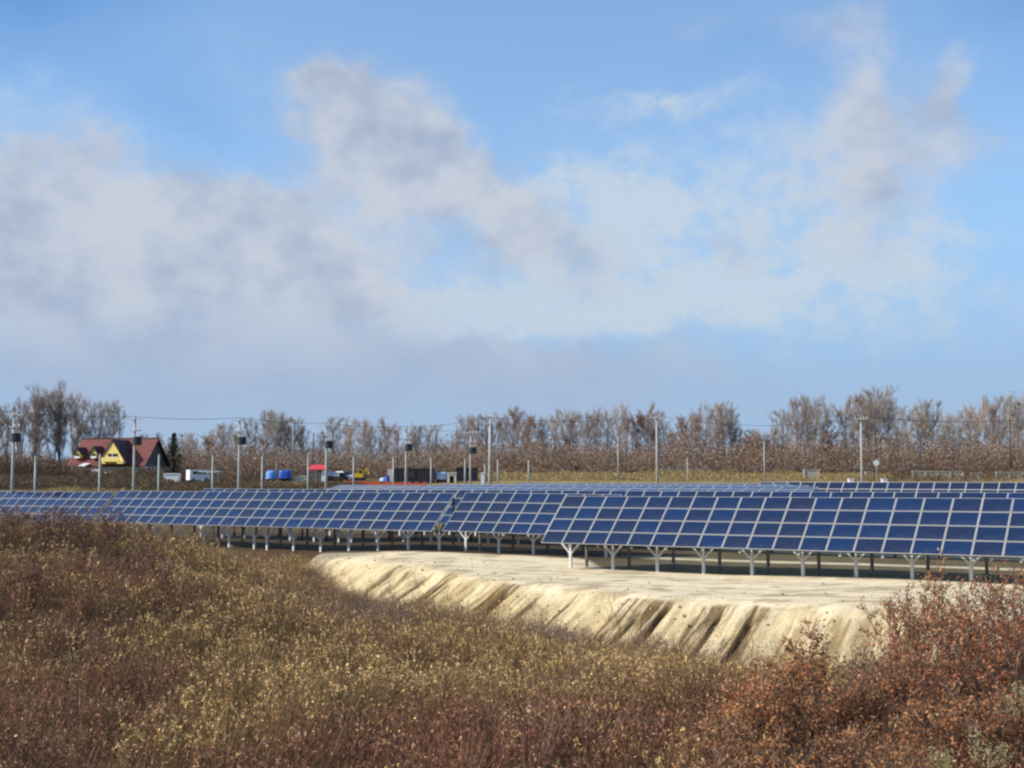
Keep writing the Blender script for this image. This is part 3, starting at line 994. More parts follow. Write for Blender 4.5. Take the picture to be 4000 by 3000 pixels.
def wheels(t, xs, w, r):
    for x in xs:
        for s in (-1, 1):
            wl = MB().tube((x, s * w - s * 0.1, r), (x, s * w + s * 0.1, r), r, None, 16).build('wheel', M['rubber'], t)
            MB().tube((x, s * w + s * 0.1, r), (x, s * w + s * 0.115, r), r * 0.55, None, 12).build('rim', M['alu'], wl)


def van(b, L, H, label, rz, car=False):
    t = thing('white_van' if not car else 'white_car', label, 'van' if not car else 'car', b, rz)
    w = 0.8
    if car:
        body = [(-L / 2, 0, .3), (L / 2, 0, .3), (L / 2, 0, .75), (L / 2 - .9, 0, .92), (L / 2 - 1.5, 0, H), (-L / 2 + .6, 0, H), (-L / 2, 0, .95)]
    else:
        body = [(-L / 2, 0, .3), (L / 2, 0, .3), (L / 2, 0, .95), (L / 2 - .55, 0, H), (-L / 2, 0, H)]
    MB().prism([(x, -w, z) for x, y, z in body], (0, 2 * w, 0)).build('body', M['white'], t)
    g = MB()
    for s in (-1, 1):
        y = s * (w + 0.012)
        for x0, x1 in ((-L / 2 + .5, -L / 6), (-L / 6 + .1, L / 2 - (1.35 if car else .75))):
            g.box(((x0 + x1) / 2, y, H * .76), (x1 - x0, 0.024, H * .25))
    g.build('side_window', M['glass'], t)
    a = (L / 2 - .1, H * .6) if not car else (L / 2 - .92, .93)
    c = (L / 2 - .5, H * .93) if not car else (L / 2 - 1.45, H * .96)
    MB().prism([(a[0] + .02, -w * .9, a[1] + .03), (a[0] + .02, w * .9, a[1] + .03), (c[0] + .02, w * .85, c[1]), (c[0] + .02, -w * .85, c[1])], (.03, 0, .01)).build('windscreen', M['glass'], t)
    for s in (-1, 1):
        MB().box((L / 2 + .02, s * .6, .68), (.05, .26, .14)).build('headlight', M['ceramic'], t)
    wheels(t, (-L / 2 + .65, L / 2 - .65), w - .05, .3)
    return t


van(base(778, 196), 3.4, 1.9, 'white van parked under the end of the grey carport', R(35))
van(base(1348, 205), 3.6, 1.55, 'white car parked between the red-roofed shed and the excavator', R(-35), True)


def cargo_box(x, yt, Z, wpx, hh, d, m, label, name, cat, ribs=True):
    b = base(x, Z)
    t = thing(name, label, cat, b)
    W, H = wpx / F_PX * Z, hgt(b, yt)
    bb = MB().box((0, 0, H / 2), (W, d, H)).build('body', M[m], t)
    r = MB()
    if ribs:
        k = max(3, int(W / 0.55))
        for i in range(k + 1):
            r.box((-W / 2 + W * i / k, -d / 2 - 0.03, H / 2), (0.1, 0.06, H - 0.16))
    r.box((0, -d / 2 - 0.04, H - 0.06), (W + 0.1, 0.1, 0.14)).box((0, -d / 2 - 0.04, 0.07), (W + 0.1, 0.1, 0.14))
    r.build('rib_frame', M[m], t)
    return t, W, H, d


cargo_box(676, 1849, 192, 54, 0, 1.6, 'white', 'long low white tank box left of the white van', 'storage_box', 'box', False)
cargo_box(1176, 1858, 196, 50, 0, 1.2, 'cream', 'low cream coloured box between the dark blue tarpaulin and the red-roofed shed', 'storage_box', 'box', False)
t, W, H, d = cargo_box(1620, 1829, 196, 158, 0, 2.4, 'dark_box', 'long dark brown container behind the orange netting', 'container', 'container')
MB().box((-W / 2 - 0.48, 0.1, H / 2 - 0.06), (0.94, 2.2, H - 0.1)).build('end_panel', M['beige'], t)
MB().box((-0.5, -d / 2 - 0.09, H * 0.62), (1.3, 0.06, H * 0.45)).build('hatch', M['trim'], t)
t, W, H, d = cargo_box(1826, 1826, 199, 82, 0, 2.3, 'dark_box', 'smaller dark container left of the thick white pole', 'container', 'container')
MB().box((0.4, -d / 2 - 0.08, H / 2), (0.5, 0.06, H - 0.4)).build('door', M['black'], t)

# small hut with a dark doorway
b = base(1766, 194)
t = thing('site_hut', 'small cream hut with a dark open doorway right of the pale blue sheet', 'hut', b)
H = hgt(b, 1849)
m = MB().box((-0.52, 0, H / 2), (0.34, 1.2, H)).box((0.52, 0, H / 2), (0.34, 1.2, H)).box((0, 0, H - 0.2), (0.7, 1.2, 0.4)).box((0, 0.55, H / 2 - .1), (0.7, 0.1, H - 0.2))
m.build('wall', M['cream'], t)
MB().box((0, 0, H + 0.06), (1.55, 1.4, 0.12)).build('roof', M['white'], t)
MB().box((0.0, 0.3, H / 2 - 0.25), (0.66, 0.05, H - 0.5)).build('door', M['trim'], t)  # dark panel standing in for the shade inside the open doorway

# red-roofed shed
b = base(1246, 200)
t = thing('shed', 'open shed with a bright red lean-to roof and white end wall', 'shed', b)
H1, H2 = hgt(b, 1836), hgt(b, 1818)
MB().prism([(-1.5, -1.3, H1), (1.25, -1.3, H1), (1.0, 1.0, H2), (-1.3, 1.0, H2)], (0, 0, 0.12)).build('roof', M['red'], t)
MB().box((1.02, -0.2, H1 / 2), (0.75, 1.6, H1 - 0.02)).build('wall', M['white'], t)
MB().box((-0.4, 0.7, H1 / 2), (1.9, 0.1, H1)).build('back_wall', M['grey_wall'], t)
for x in (-1.4, -0.3):
    MB().box((x, -1.1, H1 / 2), (0.1, 0.1, H1)).build('post', M['grey_post'], t)
b = base(1294, 203)
t = thing('covered_truck', 'dark blue covered truck right of the red-roofed shed', 'truck', b, R(8))
H = hgt(b, 1842)
MB().prism([(-1.1, -.9, .8), (1.3, -.9, .8), (1.3, -.9, H - .35), (.8, -.9, H), (-.9, -.9, H), (-1.1, -.9, H - .3)], (0, 1.8, 0)).build('canopy', M['pale_tarp'], t)
MB().box((0.1, 0, .62), (3.0, 1.7, .3)).build('chassis', M['black'], t)
MB().prism([(1.35, -.85, .5), (2.3, -.85, .5), (2.3, -.85, 1.3), (2.0, -.85, H - .25), (1.35, -.85, H - .25)], (0, 1.7, 0)).build('cab', M['glass'], t)
wheels(t, (-.7, 1.8), .8, .38)

# carport
b = base(826, 193)
t = thing('carport', 'flat grey carport roof on thin posts beside the white van', 'carport', b)
H = hgt(b, 1842)
MB().box((0, 0, H), (3.1, 2.6, 0.22)).build('roof', M['galv'], t)
for x in (-1.4, 1.4):
    for y in (-1.1, 1.1):
        MB().box((x, y, H / 2 - 0.15), (0.1, 0.1, H - 0.05)).build('post', M['grey_post'], t)
MB().prism([(-1.25, -1.0, 0.2), (-0.75, -1.0, 0.2), (-1.0, -1.0, 1.8)], (0, 0.25, 0)).build('side_sheet', M['white'], t)


def tarp_heap(x, yt, Z, wpx, m, label, box=False):
    b = base(x, Z)
    t = thing('tarpaulin_heap', label, 'tarpaulin', b, 0, 'blue tarpaulins')
    W, H = wpx / F_PX * Z, hgt(b, yt)
    k = 12
    vs, fs = [], []
    prof = [(1.06, 0.30), (1.0, 0.52), (0.93, 0.8), (0.72, 0.95), (0.4, 1.0), (0.0, 1.01)] if not box else [(1.0, 0.32), (1.0, 0.6), (0.99, 0.9), (0.92, 1.0), (0.5, 1.02), (0.0, 1.03)]
    for r, z in prof:
        for i in range(k * 2):
            a = 2 * math.pi * i / (k * 2)
            ca_, sa_ = math.cos(a), math.sin(a)
            e = 0.55 if box else 0.8
            sx, sy = math.copysign(abs(ca_) ** e, ca_), math.copysign(abs(sa_) ** e, sa_)
            j = 1 + random.uniform(-.035, .035)
            vs.append((sx * r * W / 2 * j, sy * r * 0.8 * j, H * z + random.uniform(-.05, .05)))
    n = k * 2
    for a in range(len(prof) - 1):
        for i in range(n):
            fs.append((a * n + i, a * n + (i + 1) % n, (a + 1) * n + (i + 1) % n, (a + 1) * n + i))
    MB().add(vs, fs).build('cover', M[m], t, True)
    MB().box((0, 0, H * 0.2), (W * 0.86, 1.2, H * 0.4)).build('stack', M['trim'], t)


tarp_heap(1062, 1838, 193, 40, 'light_tarp', 'heap under a bright light blue tarpaulin')
tarp_heap(1117, 1838, 195, 48, 'blue_tarp', 'boxy stack under a dark blue tarpaulin', True)
tarp_heap(1725, 1846, 196, 48, 'pale_tarp', 'pale blue sheet over a heap right of the long dark container', True)
tarp_heap(1498, 1866, 195, 26, 'pale_tarp', 'small whitish covered heap left of the long dark container')

# excavator
b = base(1408, 196)
t = thing('excavator', 'small yellow excavator with its arm raised to the right', 'excavator', b)
for s in (-1, 1):
    MB().box((0, s * .45, .5), (1.5, .3, .42)).tube((-.75, s * .45 - .15, .5), (-.75, s * .45 + .15, .5), .21).tube((.75, s * .45 - .15, .5), (.75, s * .45 + .15, .5), .21).build('track', M['black'], t)
MB().box((-.15, 0, 1.0), (1.3, 1.0, .5)).prism([(-.8, -.5, 1.25), (-.2, -.5, 1.25), (-.2, -.5, 1.45), (-.8, -.5, 1.4)], (0, 1, 0)).build('body', M['yellow'], t)
c = MB().box((.1, .0, 1.62), (.7, .8, .7)).build('cab', M['yellow'], t)
MB().box((.1, -.42, 1.66), (.5, .05, .45)).build('window', M['glass'], c)
MB().bar((.4, -.2, 1.15), (1.05, -.2, 2.15), .2, .24).bar((1.05, -.2, 2.15), (1.4, -.2, 1.55), .15, .18).build('arm', M['yellow'], t)
MB().prism([(1.3, -.4, 1.6), (1.55, -.4, 1.5), (1.5, -.4, 1.2), (1.2, -.4, 1.3)], (0, .4, 0)).build('bucket', M['yellow'], t)

# orange safety netting
for (xa, xb, lab) in [(1345, 1532, 'orange safety netting running left of the dark container'), (1541, 1674, 'orange safety netting sagging in front of the long dark container')]:
    t = thing('safety_netting', lab, 'netting', base((xa + xb) / 2, 184), 0, 'orange safety netting')
    k = 9
    vs, fs = [], []
    W = (xb - xa) / F_PX * 184
    for i in range(k + 1):
        x = -W / 2 + W * i / k
        g = gz(t.location.x + x, 184) - t.location.z
        for z in (0.1, 0.75 - (0.18 if i % 2 else 0)):
            for y in (0, 0.03):
                vs.append((x, y, g + z + random.uniform(-.06, .06)))
        if i % 2 == 0:
            MB().tube((x, 0.06, g - .2), (x, 0.06, g + 0.85), .03, None, 6).build('stake', M['grey_post'], t)
    for i in range(k):
        a = 4 * i
        fs += [(a, a + 4, a + 6, a + 2), (a + 1, a + 3, a + 7, a + 5), (a + 2, a + 6, a + 7, a + 3)]
    MB().add(vs, fs).build('net', M['orange'], t)
b = base(1515, 190)
o = MB().tube((0, 0, 0.0), (0, 0, 1.25), .33, None, 16).tube((0, 0, 1.25), (0, 0, 1.3), .36, None, 16).tube((0, 0, .6), (0, 0, .65), .35, None, 16).build('drum', M['blue_tarp'])
o.location = b
tag(o, 'small dark blue drum at the end of the dark container', 'drum')

# low pale walls and white cabinets before the right trees
for (xa, xb, yt, Z, lab) in [(3135, 3196, 1833, 206, 'isolated low pale wall piece left of the right pale pole, under the trees'), (3376, 3400, 1842, 208, 'short pale wall piece between the right pale pole and the round sign'),
                             (3560, 3758, 1840, 208, 'long low pale concrete wall under the right trees'), (3788, 3830, 1846, 208, 'pale wall piece right of the long low concrete wall'), (3885, 3990, 1843, 209, 'pale wall at the right edge under the trees')]:
    b = base((xa + xb) / 2, Z)
    W, H = (xb - xa) / F_PX * Z, hgt(b, yt)
    t = thing('low_wall', lab, 'wall', b, 0, 'low pale walls under the right trees')
    t['kind'] = 'thing'
    MB().box((0, 0, H / 2 - 0.2), (W, 0.3, H + 0.4 - 0.16)).build('wall_panel', M['stone'], t)
    MB().box((0, 0, H - 0.06), (W + 0.12, 0.46, 0.14)).build('coping', M['stone'], t)
    for i in range(int(W / 2) + 1):
        MB().box((-W / 2 + 0.1 + i * (W - 0.2) / max(1, int(W / 2)), -0.2, H / 2 - 0.2), (0.22, 0.12, H)).build('pier', M['stone'], t)
for x, lab in ((3320, 'small white cabinet showing above the far panels left of the right pale pole'), (3450, 'small white cabinet showing above the far panels right of the round sign')):
    b = base(x, 172)
    t = thing('white_cabinet', lab, 'cabinet', b, 0, 'small white cabinets behind the far panels')
    H = hgt(b, 1871)
    MB().box((0, 0, H / 2), (0.72, 0.6, H - 0.06)).build('body', M['white'], t)
    MB().box((0, 0, H), (0.84, 0.72, 0.08)).build('lid', M['white'], t)
b = base(2255, 236)
o = MB().box((0, 0, 0.7), (1.2, 0.8, 1.4)).box((0, 0, 1.45), (1.3, 0.9, 0.1)).build('dark_crate', M['black'])
o.location = b
tag(o, 'small black crate in the yellow grass under the middle trees', 'crate')

# bird
b = px(3966, 1534, 140)
o = MB()
o.tube((-.16, 0, 0), (.02, 0, .02), .02, .06, 8).tube((.02, 0, .02), (.16, 0, .02), .06, .025, 8)
for s in (-1, 1):
    o.prism([(-.05, s * .03, .03), (.08, s * .03, .03), (.05, s * .28, .14), (-.06, s * .36, .12)], (0, 0, .012))
o = o.build('bird', M['bird'])
o.location = b
o.rotation_euler = (0, 0, R(70))
tag(o, 'small dark bird flying above the trees at right', 'bird')

# ------------------------------------------------------------------ trees
def tree_skeleton(seed, h=14.0, width=7.0, clear=0.28, upright=0.75, limbs=16, forks=1, twigs=1400):
    """limb segments (a, b, r0, r1) and twig segments of a leafless tree"""
    r = np.random.default_rng(seed)
    limb, tips = [], []

    def grow(p, d, L, rad, n, wob, up):
        pts = [p]
        for i in range(n):
            d = d + r.normal(size=3) * wob + np.array([0, 0, up])
            d = d / np.linalg.norm(d)
            q = pts[-1] + d * L / n
            limb.append((pts[-1], q, rad * (1 - 0.8 * i / n), rad * (1 - 0.8 * (i + 1) / n)))
            pts.append(q)
        return pts, d
    stems = []
    for k in range(forks):
        a = r.uniform(0, 6.28)
        lean = 0.0 if forks == 1 else 0.16
        d = np.array([math.cos(a) * lean, math.sin(a) * lean, 1.0])
        pts, _ = grow(np.array([0.05 * k, 0, -0.3]), d, h * r.uniform(0.86, 0.95), 0.2 * h / 14, 9, 0.045, 0.05)
        stems.append(np.array(pts))
    ns = len(limb)
    for st in stems:
        for k in range(limbs // forks):
            t = clear + (0.97 - clear) * (k + r.uniform(0, 1)) / (limbs // forks)
            f = t * (len(st) - 1)
            i = min(int(f), len(st) - 2)
            p = st[i] + (st[i + 1] - st[i]) * (f - i)
            env = math.sin(math.pi * min(1, max(0.12, (1 - t) * 0.80 + 0.1))) ** 0.8
            L = width * 0.62 * env * r.uniform(0.75, 1.2) + 0.6
            a = k * 2.4 + r.uniform(-0.5, 0.5)
            d = np.array([math.cos(a), math.sin(a), upright * r.uniform(0.7, 1.3) + 0.5 * t])
            pts, d = grow(p, d / np.linalg.norm(d), L * math.sqrt(1 + upright * upright) * 0.9, 0.07 * h / 14 * (1.1 - t), 5, 0.13, 0.10)
            tips.append((pts, 1.0))
            for q in range(4):
                j = r.integers(1, 5)
                d2 = d + r.normal(size=3) * 0.55 + np.array([0, 0, 0.25])
                pts2, _ = grow(pts[j], d2 / np.linalg.norm(d2), L * r.uniform(0.35, 0.6), 0.03, 3, 0.15, 0.12)
                tips.append((pts2, 0.8))
        tips.append((list(st[-4:]), 1.0))
    A, B = [], []
    per = max(3, int(twigs / len(tips)))
    for pts, w in tips:
        pts = np.array(pts)
        n = int(per * w * r.uniform(0.7, 1.3)) + 1
        i = r.integers(0, len(pts) - 1, n)
        f = r.uniform(0, 1, n)[:, None]
        a = pts[i] * (1 - f) + pts[i + 1] * f
        dd = unit(unit(pts[i + 1] - pts[i]) * 1.0 + r.normal(size=(n, 3)) * 0.5 + np.array([0, 0, 0.45]))
        ln = r.uniform(0.5, 1.3, n)[:, None]
        b = a + dd * ln
        A.append(a); B.append(b)
        c = a + dd * ln * 0.5
        e = c + unit(dd + r.normal(size=(n, 3)) * 0.6) * ln * 0.6
        A.append(c); B.append(e)
    return limb, ns, np.concatenate(A), np.concatenate(B), r


def bare_tree_proto(seed, tint, leafy=0, leaf_tint=(0.2, 0.08, 0.035), **kw):
    limb, ns, A, B, r = tree_skeleton(seed, **kw)
    def seg(ls):
        a, b = np.array([l[0] for l in ls]), np.array([l[1] for l in ls])
        return ribbons(a, b, np.array([l[2] for l in ls]), np.array([l[3] for l in ls]))
    V, Q = seg(limb[:ns])
    tr = np_mesh('trunk', V, Q, M['bark'], None, True)
    V1, Q1 = seg(limb[ns:])
    n = len(A)
    V2, Q2 = ribbons(A, B, np.full(n, 0.021), np.full(n, 0.007))
    tint = np.array(tint)
    C1 = np.repeat(tint[None] * 0.8, len(V1), 0)
    C2 = np.repeat(tint[None] * r.uniform(0.75, 1.3, (n, 1)), 6, 0)
    V, Q, C = [V1, V2], [Q1, Q2 + len(V1)], [C1, C2]
    if leafy:
        k = r.integers(0, n, leafy)
        c = A[k] + (B[k] - A[k]) * r.uniform(0.2, 1.1, (leafy, 1)) + r.normal(size=(leafy, 3)) * 0.15
        u, v = rand_axes(leafy, r.uniform(0.07, 0.16, leafy))
        V3, Q3 = quads(c, u, v)
        V.append(V3); Q.append(Q3 + len(V1) + len(V2))
        C.append(np.repeat(np.array(leaf_tint)[None] * r.uniform(0.6, 1.45, (leafy, 1)), 4, 0))
    cr = np_mesh('crown', np.concatenate(V), np.concatenate(Q), M['twig'], np.concatenate(C))
    return tr, cr


GREY, MAUVE, WARM, RUST = (0.40, 0.345, 0.295), (0.39, 0.305, 0.26), (0.39, 0.29, 0.21), (0.36, 0.20, 0.12)
PROTO = {
    'tall': [bare_tree_proto(1, GREY, width=4.4, clear=0.34, upright=1.5, limbs=18, twigs=1500), bare_tree_proto(2, MAUVE, width=4.0, clear=0.3, upright=1.7, limbs=18, twigs=1400),
             bare_tree_proto(3, WARM, width=3.6, clear=0.4, upright=1.4, limbs=16, twigs=1200), bare_tree_proto(12, GREY, width=4.8, clear=0.42, upright=1.3, limbs=16, twigs=1300, forks=2)],
    'broad': [bare_tree_proto(4, MAUVE, width=8.0, clear=0.28, upright=0.9, limbs=20, forks=2, twigs=2400), bare_tree_proto(5, GREY, width=8.4, clear=0.25, upright=1.0, limbs=20, forks=2, twigs=2500),
              bare_tree_proto(6, WARM, width=7.2, clear=0.32, upright=0.95, limbs=18, twigs=2200)],
    'dense': [bare_tree_proto(7, (0.38, 0.29, 0.225), width=5.0, clear=0.14, upright=1.7, limbs=24, forks=2, twigs=1900), bare_tree_proto(8, (0.39, 0.30, 0.245), width=4.4, clear=0.2, upright=1.9, limbs=22, forks=2, twigs=1700)],
    'rusty': [bare_tree_proto(9, WARM, 2600, (0.22, 0.105, 0.06), width=4.2, clear=0.3, upright=1.3, limbs=18, twigs=1100), bare_tree_proto(10, RUST, 3800, (0.24, 0.085, 0.04), width=5.6, clear=0.12, upright=0.8, limbs=20, twigs=800)],
}
TREES = [  # column and top row in the 2212 px wide view, crown kind
    (22, 905, 'dense', 0), (46, 884, 'dense', 1), (72, 858, 'dense', 0), (92, 866, 'tall', 1), (112, 872, 'dense', 1), (136, 847, 'dense', 0), (160, 866, 'dense', 1), (184, 908, 'tall', 2), (210, 888, 'broad', 1), (246, 884, 'tall', 0),
    (322, 945, 'dense', 1), (342, 938, 'tall', 2), (404, 944, 'broad', 0), (425, 950, 'tall', 1), (448, 948, 'rusty', 0), (462, 936, 'broad', 2), (488, 926, 'broad', 0), (515, 930, 'tall', 2), (546, 915, 'tall', 0), (570, 893, 'tall', 1),
    (588, 908, 'broad', 1), (612, 908, 'tall', 3), (636, 914, 'broad', 0), (656, 930, 'tall', 0), (690, 936, 'tall', 1), (728, 918, 'broad', 1), (752, 914, 'tall', 2), (780, 918, 'broad', 0), (806, 930, 'tall', 3), (830, 920, 'broad', 2), (852, 926, 'tall', 1),
    (884, 938, 'tall', 0), (908, 930, 'tall', 3), (932, 932, 'broad', 1), (962, 962, 'rusty', 1), (984, 938, 'tall', 0), (1008, 910, 'broad', 0), (1032, 906, 'tall', 1), (1050, 912, 'broad', 1), (1084, 900, 'tall', 2), (1104, 902, 'tall', 0), (1126, 886, 'tall', 1),
    (1144, 904, 'rusty', 0), (1172, 912, 'tall', 0), (1192, 908, 'tall', 3), (1218, 902, 'broad', 1), (1240, 900, 'tall', 1), (1264, 904, 'broad', 0), (1290, 888, 'tall', 2), (1312, 902, 'tall', 3), (1334, 886, 'tall', 0), (1352, 900, 'tall', 1),
    (1378, 902, 'rusty', 0), (1402, 892, 'broad', 2), (1426, 902, 'broad', 0), (1450, 926, 'tall', 2), (1474, 906, 'rusty', 0), (1498, 888, 'tall', 2), (1520, 900, 'tall', 1), (1546, 888, 'broad', 1), (1566, 890, 'broad', 0), (1584, 898, 'tall', 3),
    (1597, 930, 'tall', 0), (1610, 936, 'rusty', 1), (1624, 940, 'broad', 1), (1636, 932, 'tall', 2), (1650, 944, 'broad', 0), (1664, 930, 'tall', 1), (1688, 904, 'broad', 1), (1718, 878, 'broad', 0), (1744, 876, 'broad', 1), (1772, 886, 'tall', 0), (1798, 924, 'rusty', 1), (1830, 880, 'broad', 2), (1856, 870, 'broad', 0),
    (1878, 860, 'tall', 1), (1898, 854, 'broad', 0), (1918, 876, 'tall', 0), (1940, 928, 'rusty', 0), (1966, 896, 'broad', 1), (1990, 890, 'tall', 2), (2014, 880, 'broad', 0), (2036, 898, 'tall', 1), (2062, 914, 'broad', 1), (2086, 892, 'tall', 0),
    (2110, 888, 'broad', 2), (2136, 880, 'tall', 1), (2154, 876, 'broad', 1), (2180, 870, 'tall', 3), (2206, 880, 'broad', 0), (2240, 878, 'broad', 1), (-20, 880, 'dense', 0)]
LANDMARKS = [(28, 'pole at the left edge'), (240, 'yellow house'), (372, 'dark conifer'), (520, 'pole left of the blue tarpaulins'), (706, 'pole at the red-roofed shed'),
             (880, 'pole at the dark container'), (1060, 'thick white pole'), (1418, 'tall pale middle pole'), (1610, 'small rust-leaved tree'), (1860, 'pale pole beside the round sign'), (2212, 'right edge of the treeline')]
LOOK = {'tall': ('slender bare tree', 'narrow bare tree'), 'broad': ('wide-crowned bare tree', 'broad bare tree'), 'dense': ('tall dense brown bare tree', 'tall dense bare tree'), 'rusty': ('bare tree with rust-brown leaves', 'rust-leaved small tree')}


def place_trees():
    done = {}
    lst = sorted(TREES)
    cnt = {}
    for (x, yt, kind, k) in lst:
        i = min(range(len(LANDMARKS)), key=lambda q: abs(LANDMARKS[q][0] - x))
        side = 'left' if x < LANDMARKS[i][0] else 'right'
        cnt.setdefault((i, side, kind), []).append(x)
    for (x, yt, kind, k) in TREES:
        Z = 248 + random.uniform(-6, 12) if x > 300 else 236 + random.uniform(-4, 8)
        b = base(x * 1.8083, Z)
        h = EYE - (yt * 1.8083 - YH) / F_PX * Z - b.z
        i = min(range(len(LANDMARKS)), key=lambda q: abs(LANDMARKS[q][0] - x))
        side = 'left' if x < LANDMARKS[i][0] else 'right'
        seq = sorted(cnt[(i, side, kind)], reverse=(side == 'left'))
        j = seq.index(x)
        lab = f"{ORD[j]} {LOOK[kind][0]} {side} of the {LANDMARKS[i][1]}"
        if (x, yt) == (1610, 936):
            lab = 'small rounded tree full of rust-red leaves between two pale poles'
        t = thing('bare_tree', lab, 'tree', b, random.uniform(0, 6.28), 'leafless trees of the treeline')
        tr, cr = PROTO[kind][k]
        link('trunk', tr, t)
        link('crown', cr, t)
        s = h / 14.0
        w = s * random.uniform(0.92, 1.12) if kind != 'broad' else s * random.uniform(0.85, 1.0)
        t.scale = (w, w, s)


place_trees()


def conifer(x, yt, Z, w, label):
    b = base(x, Z)
    h = EYE - (yt - YH) / F_PX * Z - b.z
    t = thing('spruce_tree', label, 'tree', b)
    MB().tube((0, 0, -.3), (0, 0, h * 0.97), 0.16, 0.03, 8).build('trunk', M['bark'], t, True)
    A, B = [], []
    for k in range(22):
        z = h * (0.1 + 0.88 * k / 22)
        L = w * (1 - (k / 22.5)) ** 0.85 * random.uniform(0.75, 1.15) + 0.12
        for q in range(9):
            a = q * 0.7 + k * 1.3 + random.uniform(-.3, .3)
            l = L * random.uniform(0.6, 1.1)
            A.append((0, 0, z)); B.append((math.cos(a) * l, math.sin(a) * l, z - 0.28 * l))
    A, B = np.array(A), np.array(B)
    n = 26
    f = rng.uniform(0.08, 1, (len(A), n, 1))
    c = (A[:, None] + (B - A)[:, None] * f + rng.normal(size=(len(A), n, 3)) * 0.09).reshape(-1, 3)
    u, v = rand_axes(len(c), rng.uniform(0.07, 0.2, len(c)), -0.3, 0.35)
    V, Q = quads(c, u, v)
    C = np.repeat(np.array([[0.022, 0.040, 0.020]]) * rng.uniform(0.5, 1.6, (len(c), 1)), 4, 0)
    link('crown', np_mesh('crown', V, Q, M['needle'], C), t)


conifer(680, 1684, 226, 3.3, 'dark green conifer standing between the house and the white van')


def brush(name, X, Y, hgt_, size, palette, label, m='plant', up=1.2, asp=0.3, per=1, spread=0.4):
    """a mass of upright stalks and withered leaves"""
    n = len(X)
    zg = ground_z(X, Y)
    rep = np.repeat(np.arange(n), per)
    t = rng.uniform(0, 1, len(rep)) ** 0.8
    c = np.stack([X[rep] + rng.normal(size=len(rep)) * spread, Y[rep] + rng.normal(size=len(rep)) * spread, zg[rep] + t * hgt_[rep]], 1)
    u, v = rand_axes(len(c), size * rng.uniform(0.6, 1.5, len(c)), up, asp)
    V, Q = quads(c, u, v)
    pal = np.array(palette)
    tone = pal[rng.integers(0, len(pal), n)][rep] * rng.uniform(0.6, 1.5, (len(rep), 1))
    o = link(name, np_mesh(name, V, Q, M[m], np.repeat(tone, 4, 0)))
    return tag(o, label, name.replace('_', ' '), None, 'stuff')


# brown undergrowth along the foot of the treeline
n = 24000
x = rng.uniform(-150, 4150, n)
Z = rng.uniform(231, 272, n)
X = (x - 2000) / F_PX * Z
hh = (3.6 + 6.4 * fbm(X / 6, Z / 40, 71)) * np.where(x < 640, 0.75, 1.0) * np.where((x > 200) & (x < 640), 0.7, 1.0)
hh = hh * rng.uniform(0.4, 1.1, n)
brush('undergrowth', X, Z, hh, 0.21, [(0.27, 0.19, 0.135), (0.30, 0.21, 0.14), (0.27, 0.215, 0.165), (0.34, 0.195, 0.12), (0.21, 0.16, 0.12)], 'brown thicket of leafless undergrowth along the foot of the treeline', per=11, up=1.3, asp=0.32, spread=0.5)
# shrubs in front of the house and behind the left panels
n = 3400
x = np.concatenate([rng.uniform(-100, 780, n // 2), rng.uniform(520, 1350, n // 4), rng.uniform(-100, 340, n - n // 2 - n // 4)])
Z = rng.uniform(200, 218, n)
X = (x - 2000) / F_PX * Z
hh = (0.9 + 2.0 * fbm(X / 4, Z / 5, 72)) * np.where(x > 640, 0.36, 0.95) * rng.uniform(0.5, 1.1, n) * np.where(x < 230, 1.8, 1)
brush('shrubbery', X, Z, hh, 0.2, [(0.11, 0.07, 0.048), (0.14, 0.075, 0.05), (0.12, 0.095, 0.05), (0.08, 0.06, 0.04)], 'dark brown shrubs in front of the house and the yard', per=12, up=1.3, asp=0.25, spread=0.35)
n = 6000
x = np.concatenate([rng.uniform(-100, 680, 2600), rng.uniform(560, 1420, 1900), rng.uniform(3380, 4150, 1500)])
Z = np.concatenate([rng.uniform(171, 200, 2600), rng.uniform(163, 184, 1900), rng.uniform(196, 240, 1500)])
X = (x - 2000) / F_PX * Z
hh = (0.5 + 1.3 * fbm(X / 4, Z / 5, 77)) * np.where((x > 640) & (x < 2000), 0.55, 1.0) * rng.uniform(0.5, 1.1, n)
brush('low_shrubbery', X, Z, hh, 0.16, [(0.11, 0.07, 0.048), (0.15, 0.09, 0.055), (0.13, 0.10, 0.05), (0.085, 0.06, 0.04)], 'low dark brown brush on the ground behind the far panels', per=10, up=1.0, asp=0.3, spread=0.4)
# yellow grass strip before the trees
n = 9000
x = np.concatenate([rng.uniform(1850, 3480, 7000), rng.uniform(-100, 600, 1400), rng.uniform(900, 1200, 600)])
Z = np.concatenate([rng.uniform(200, 231, 7000), rng.uniform(160, 168, 1400), rng.uniform(176, 184, 600)])
X = (x - 2000) / F_PX * Z
hh = (0.12 + 0.9 * sstep(fbm(X / 5, Z / 6, 73), 0.3, 0.85)) * rng.uniform(0.5, 1.2, n) * np.where(Z < 195, 0.8, 1)
brush('dry_grass', X, Z, hh, 0.2, [(0.36, 0.27, 0.11), (0.30, 0.23, 0.10), (0.42, 0.33, 0.16), (0.20, 0.15, 0.07), (0.24, 0.16, 0.085)], 'strip of tall yellow grass before the treeline', per=6, up=2.2, asp=0.22, spread=0.25)

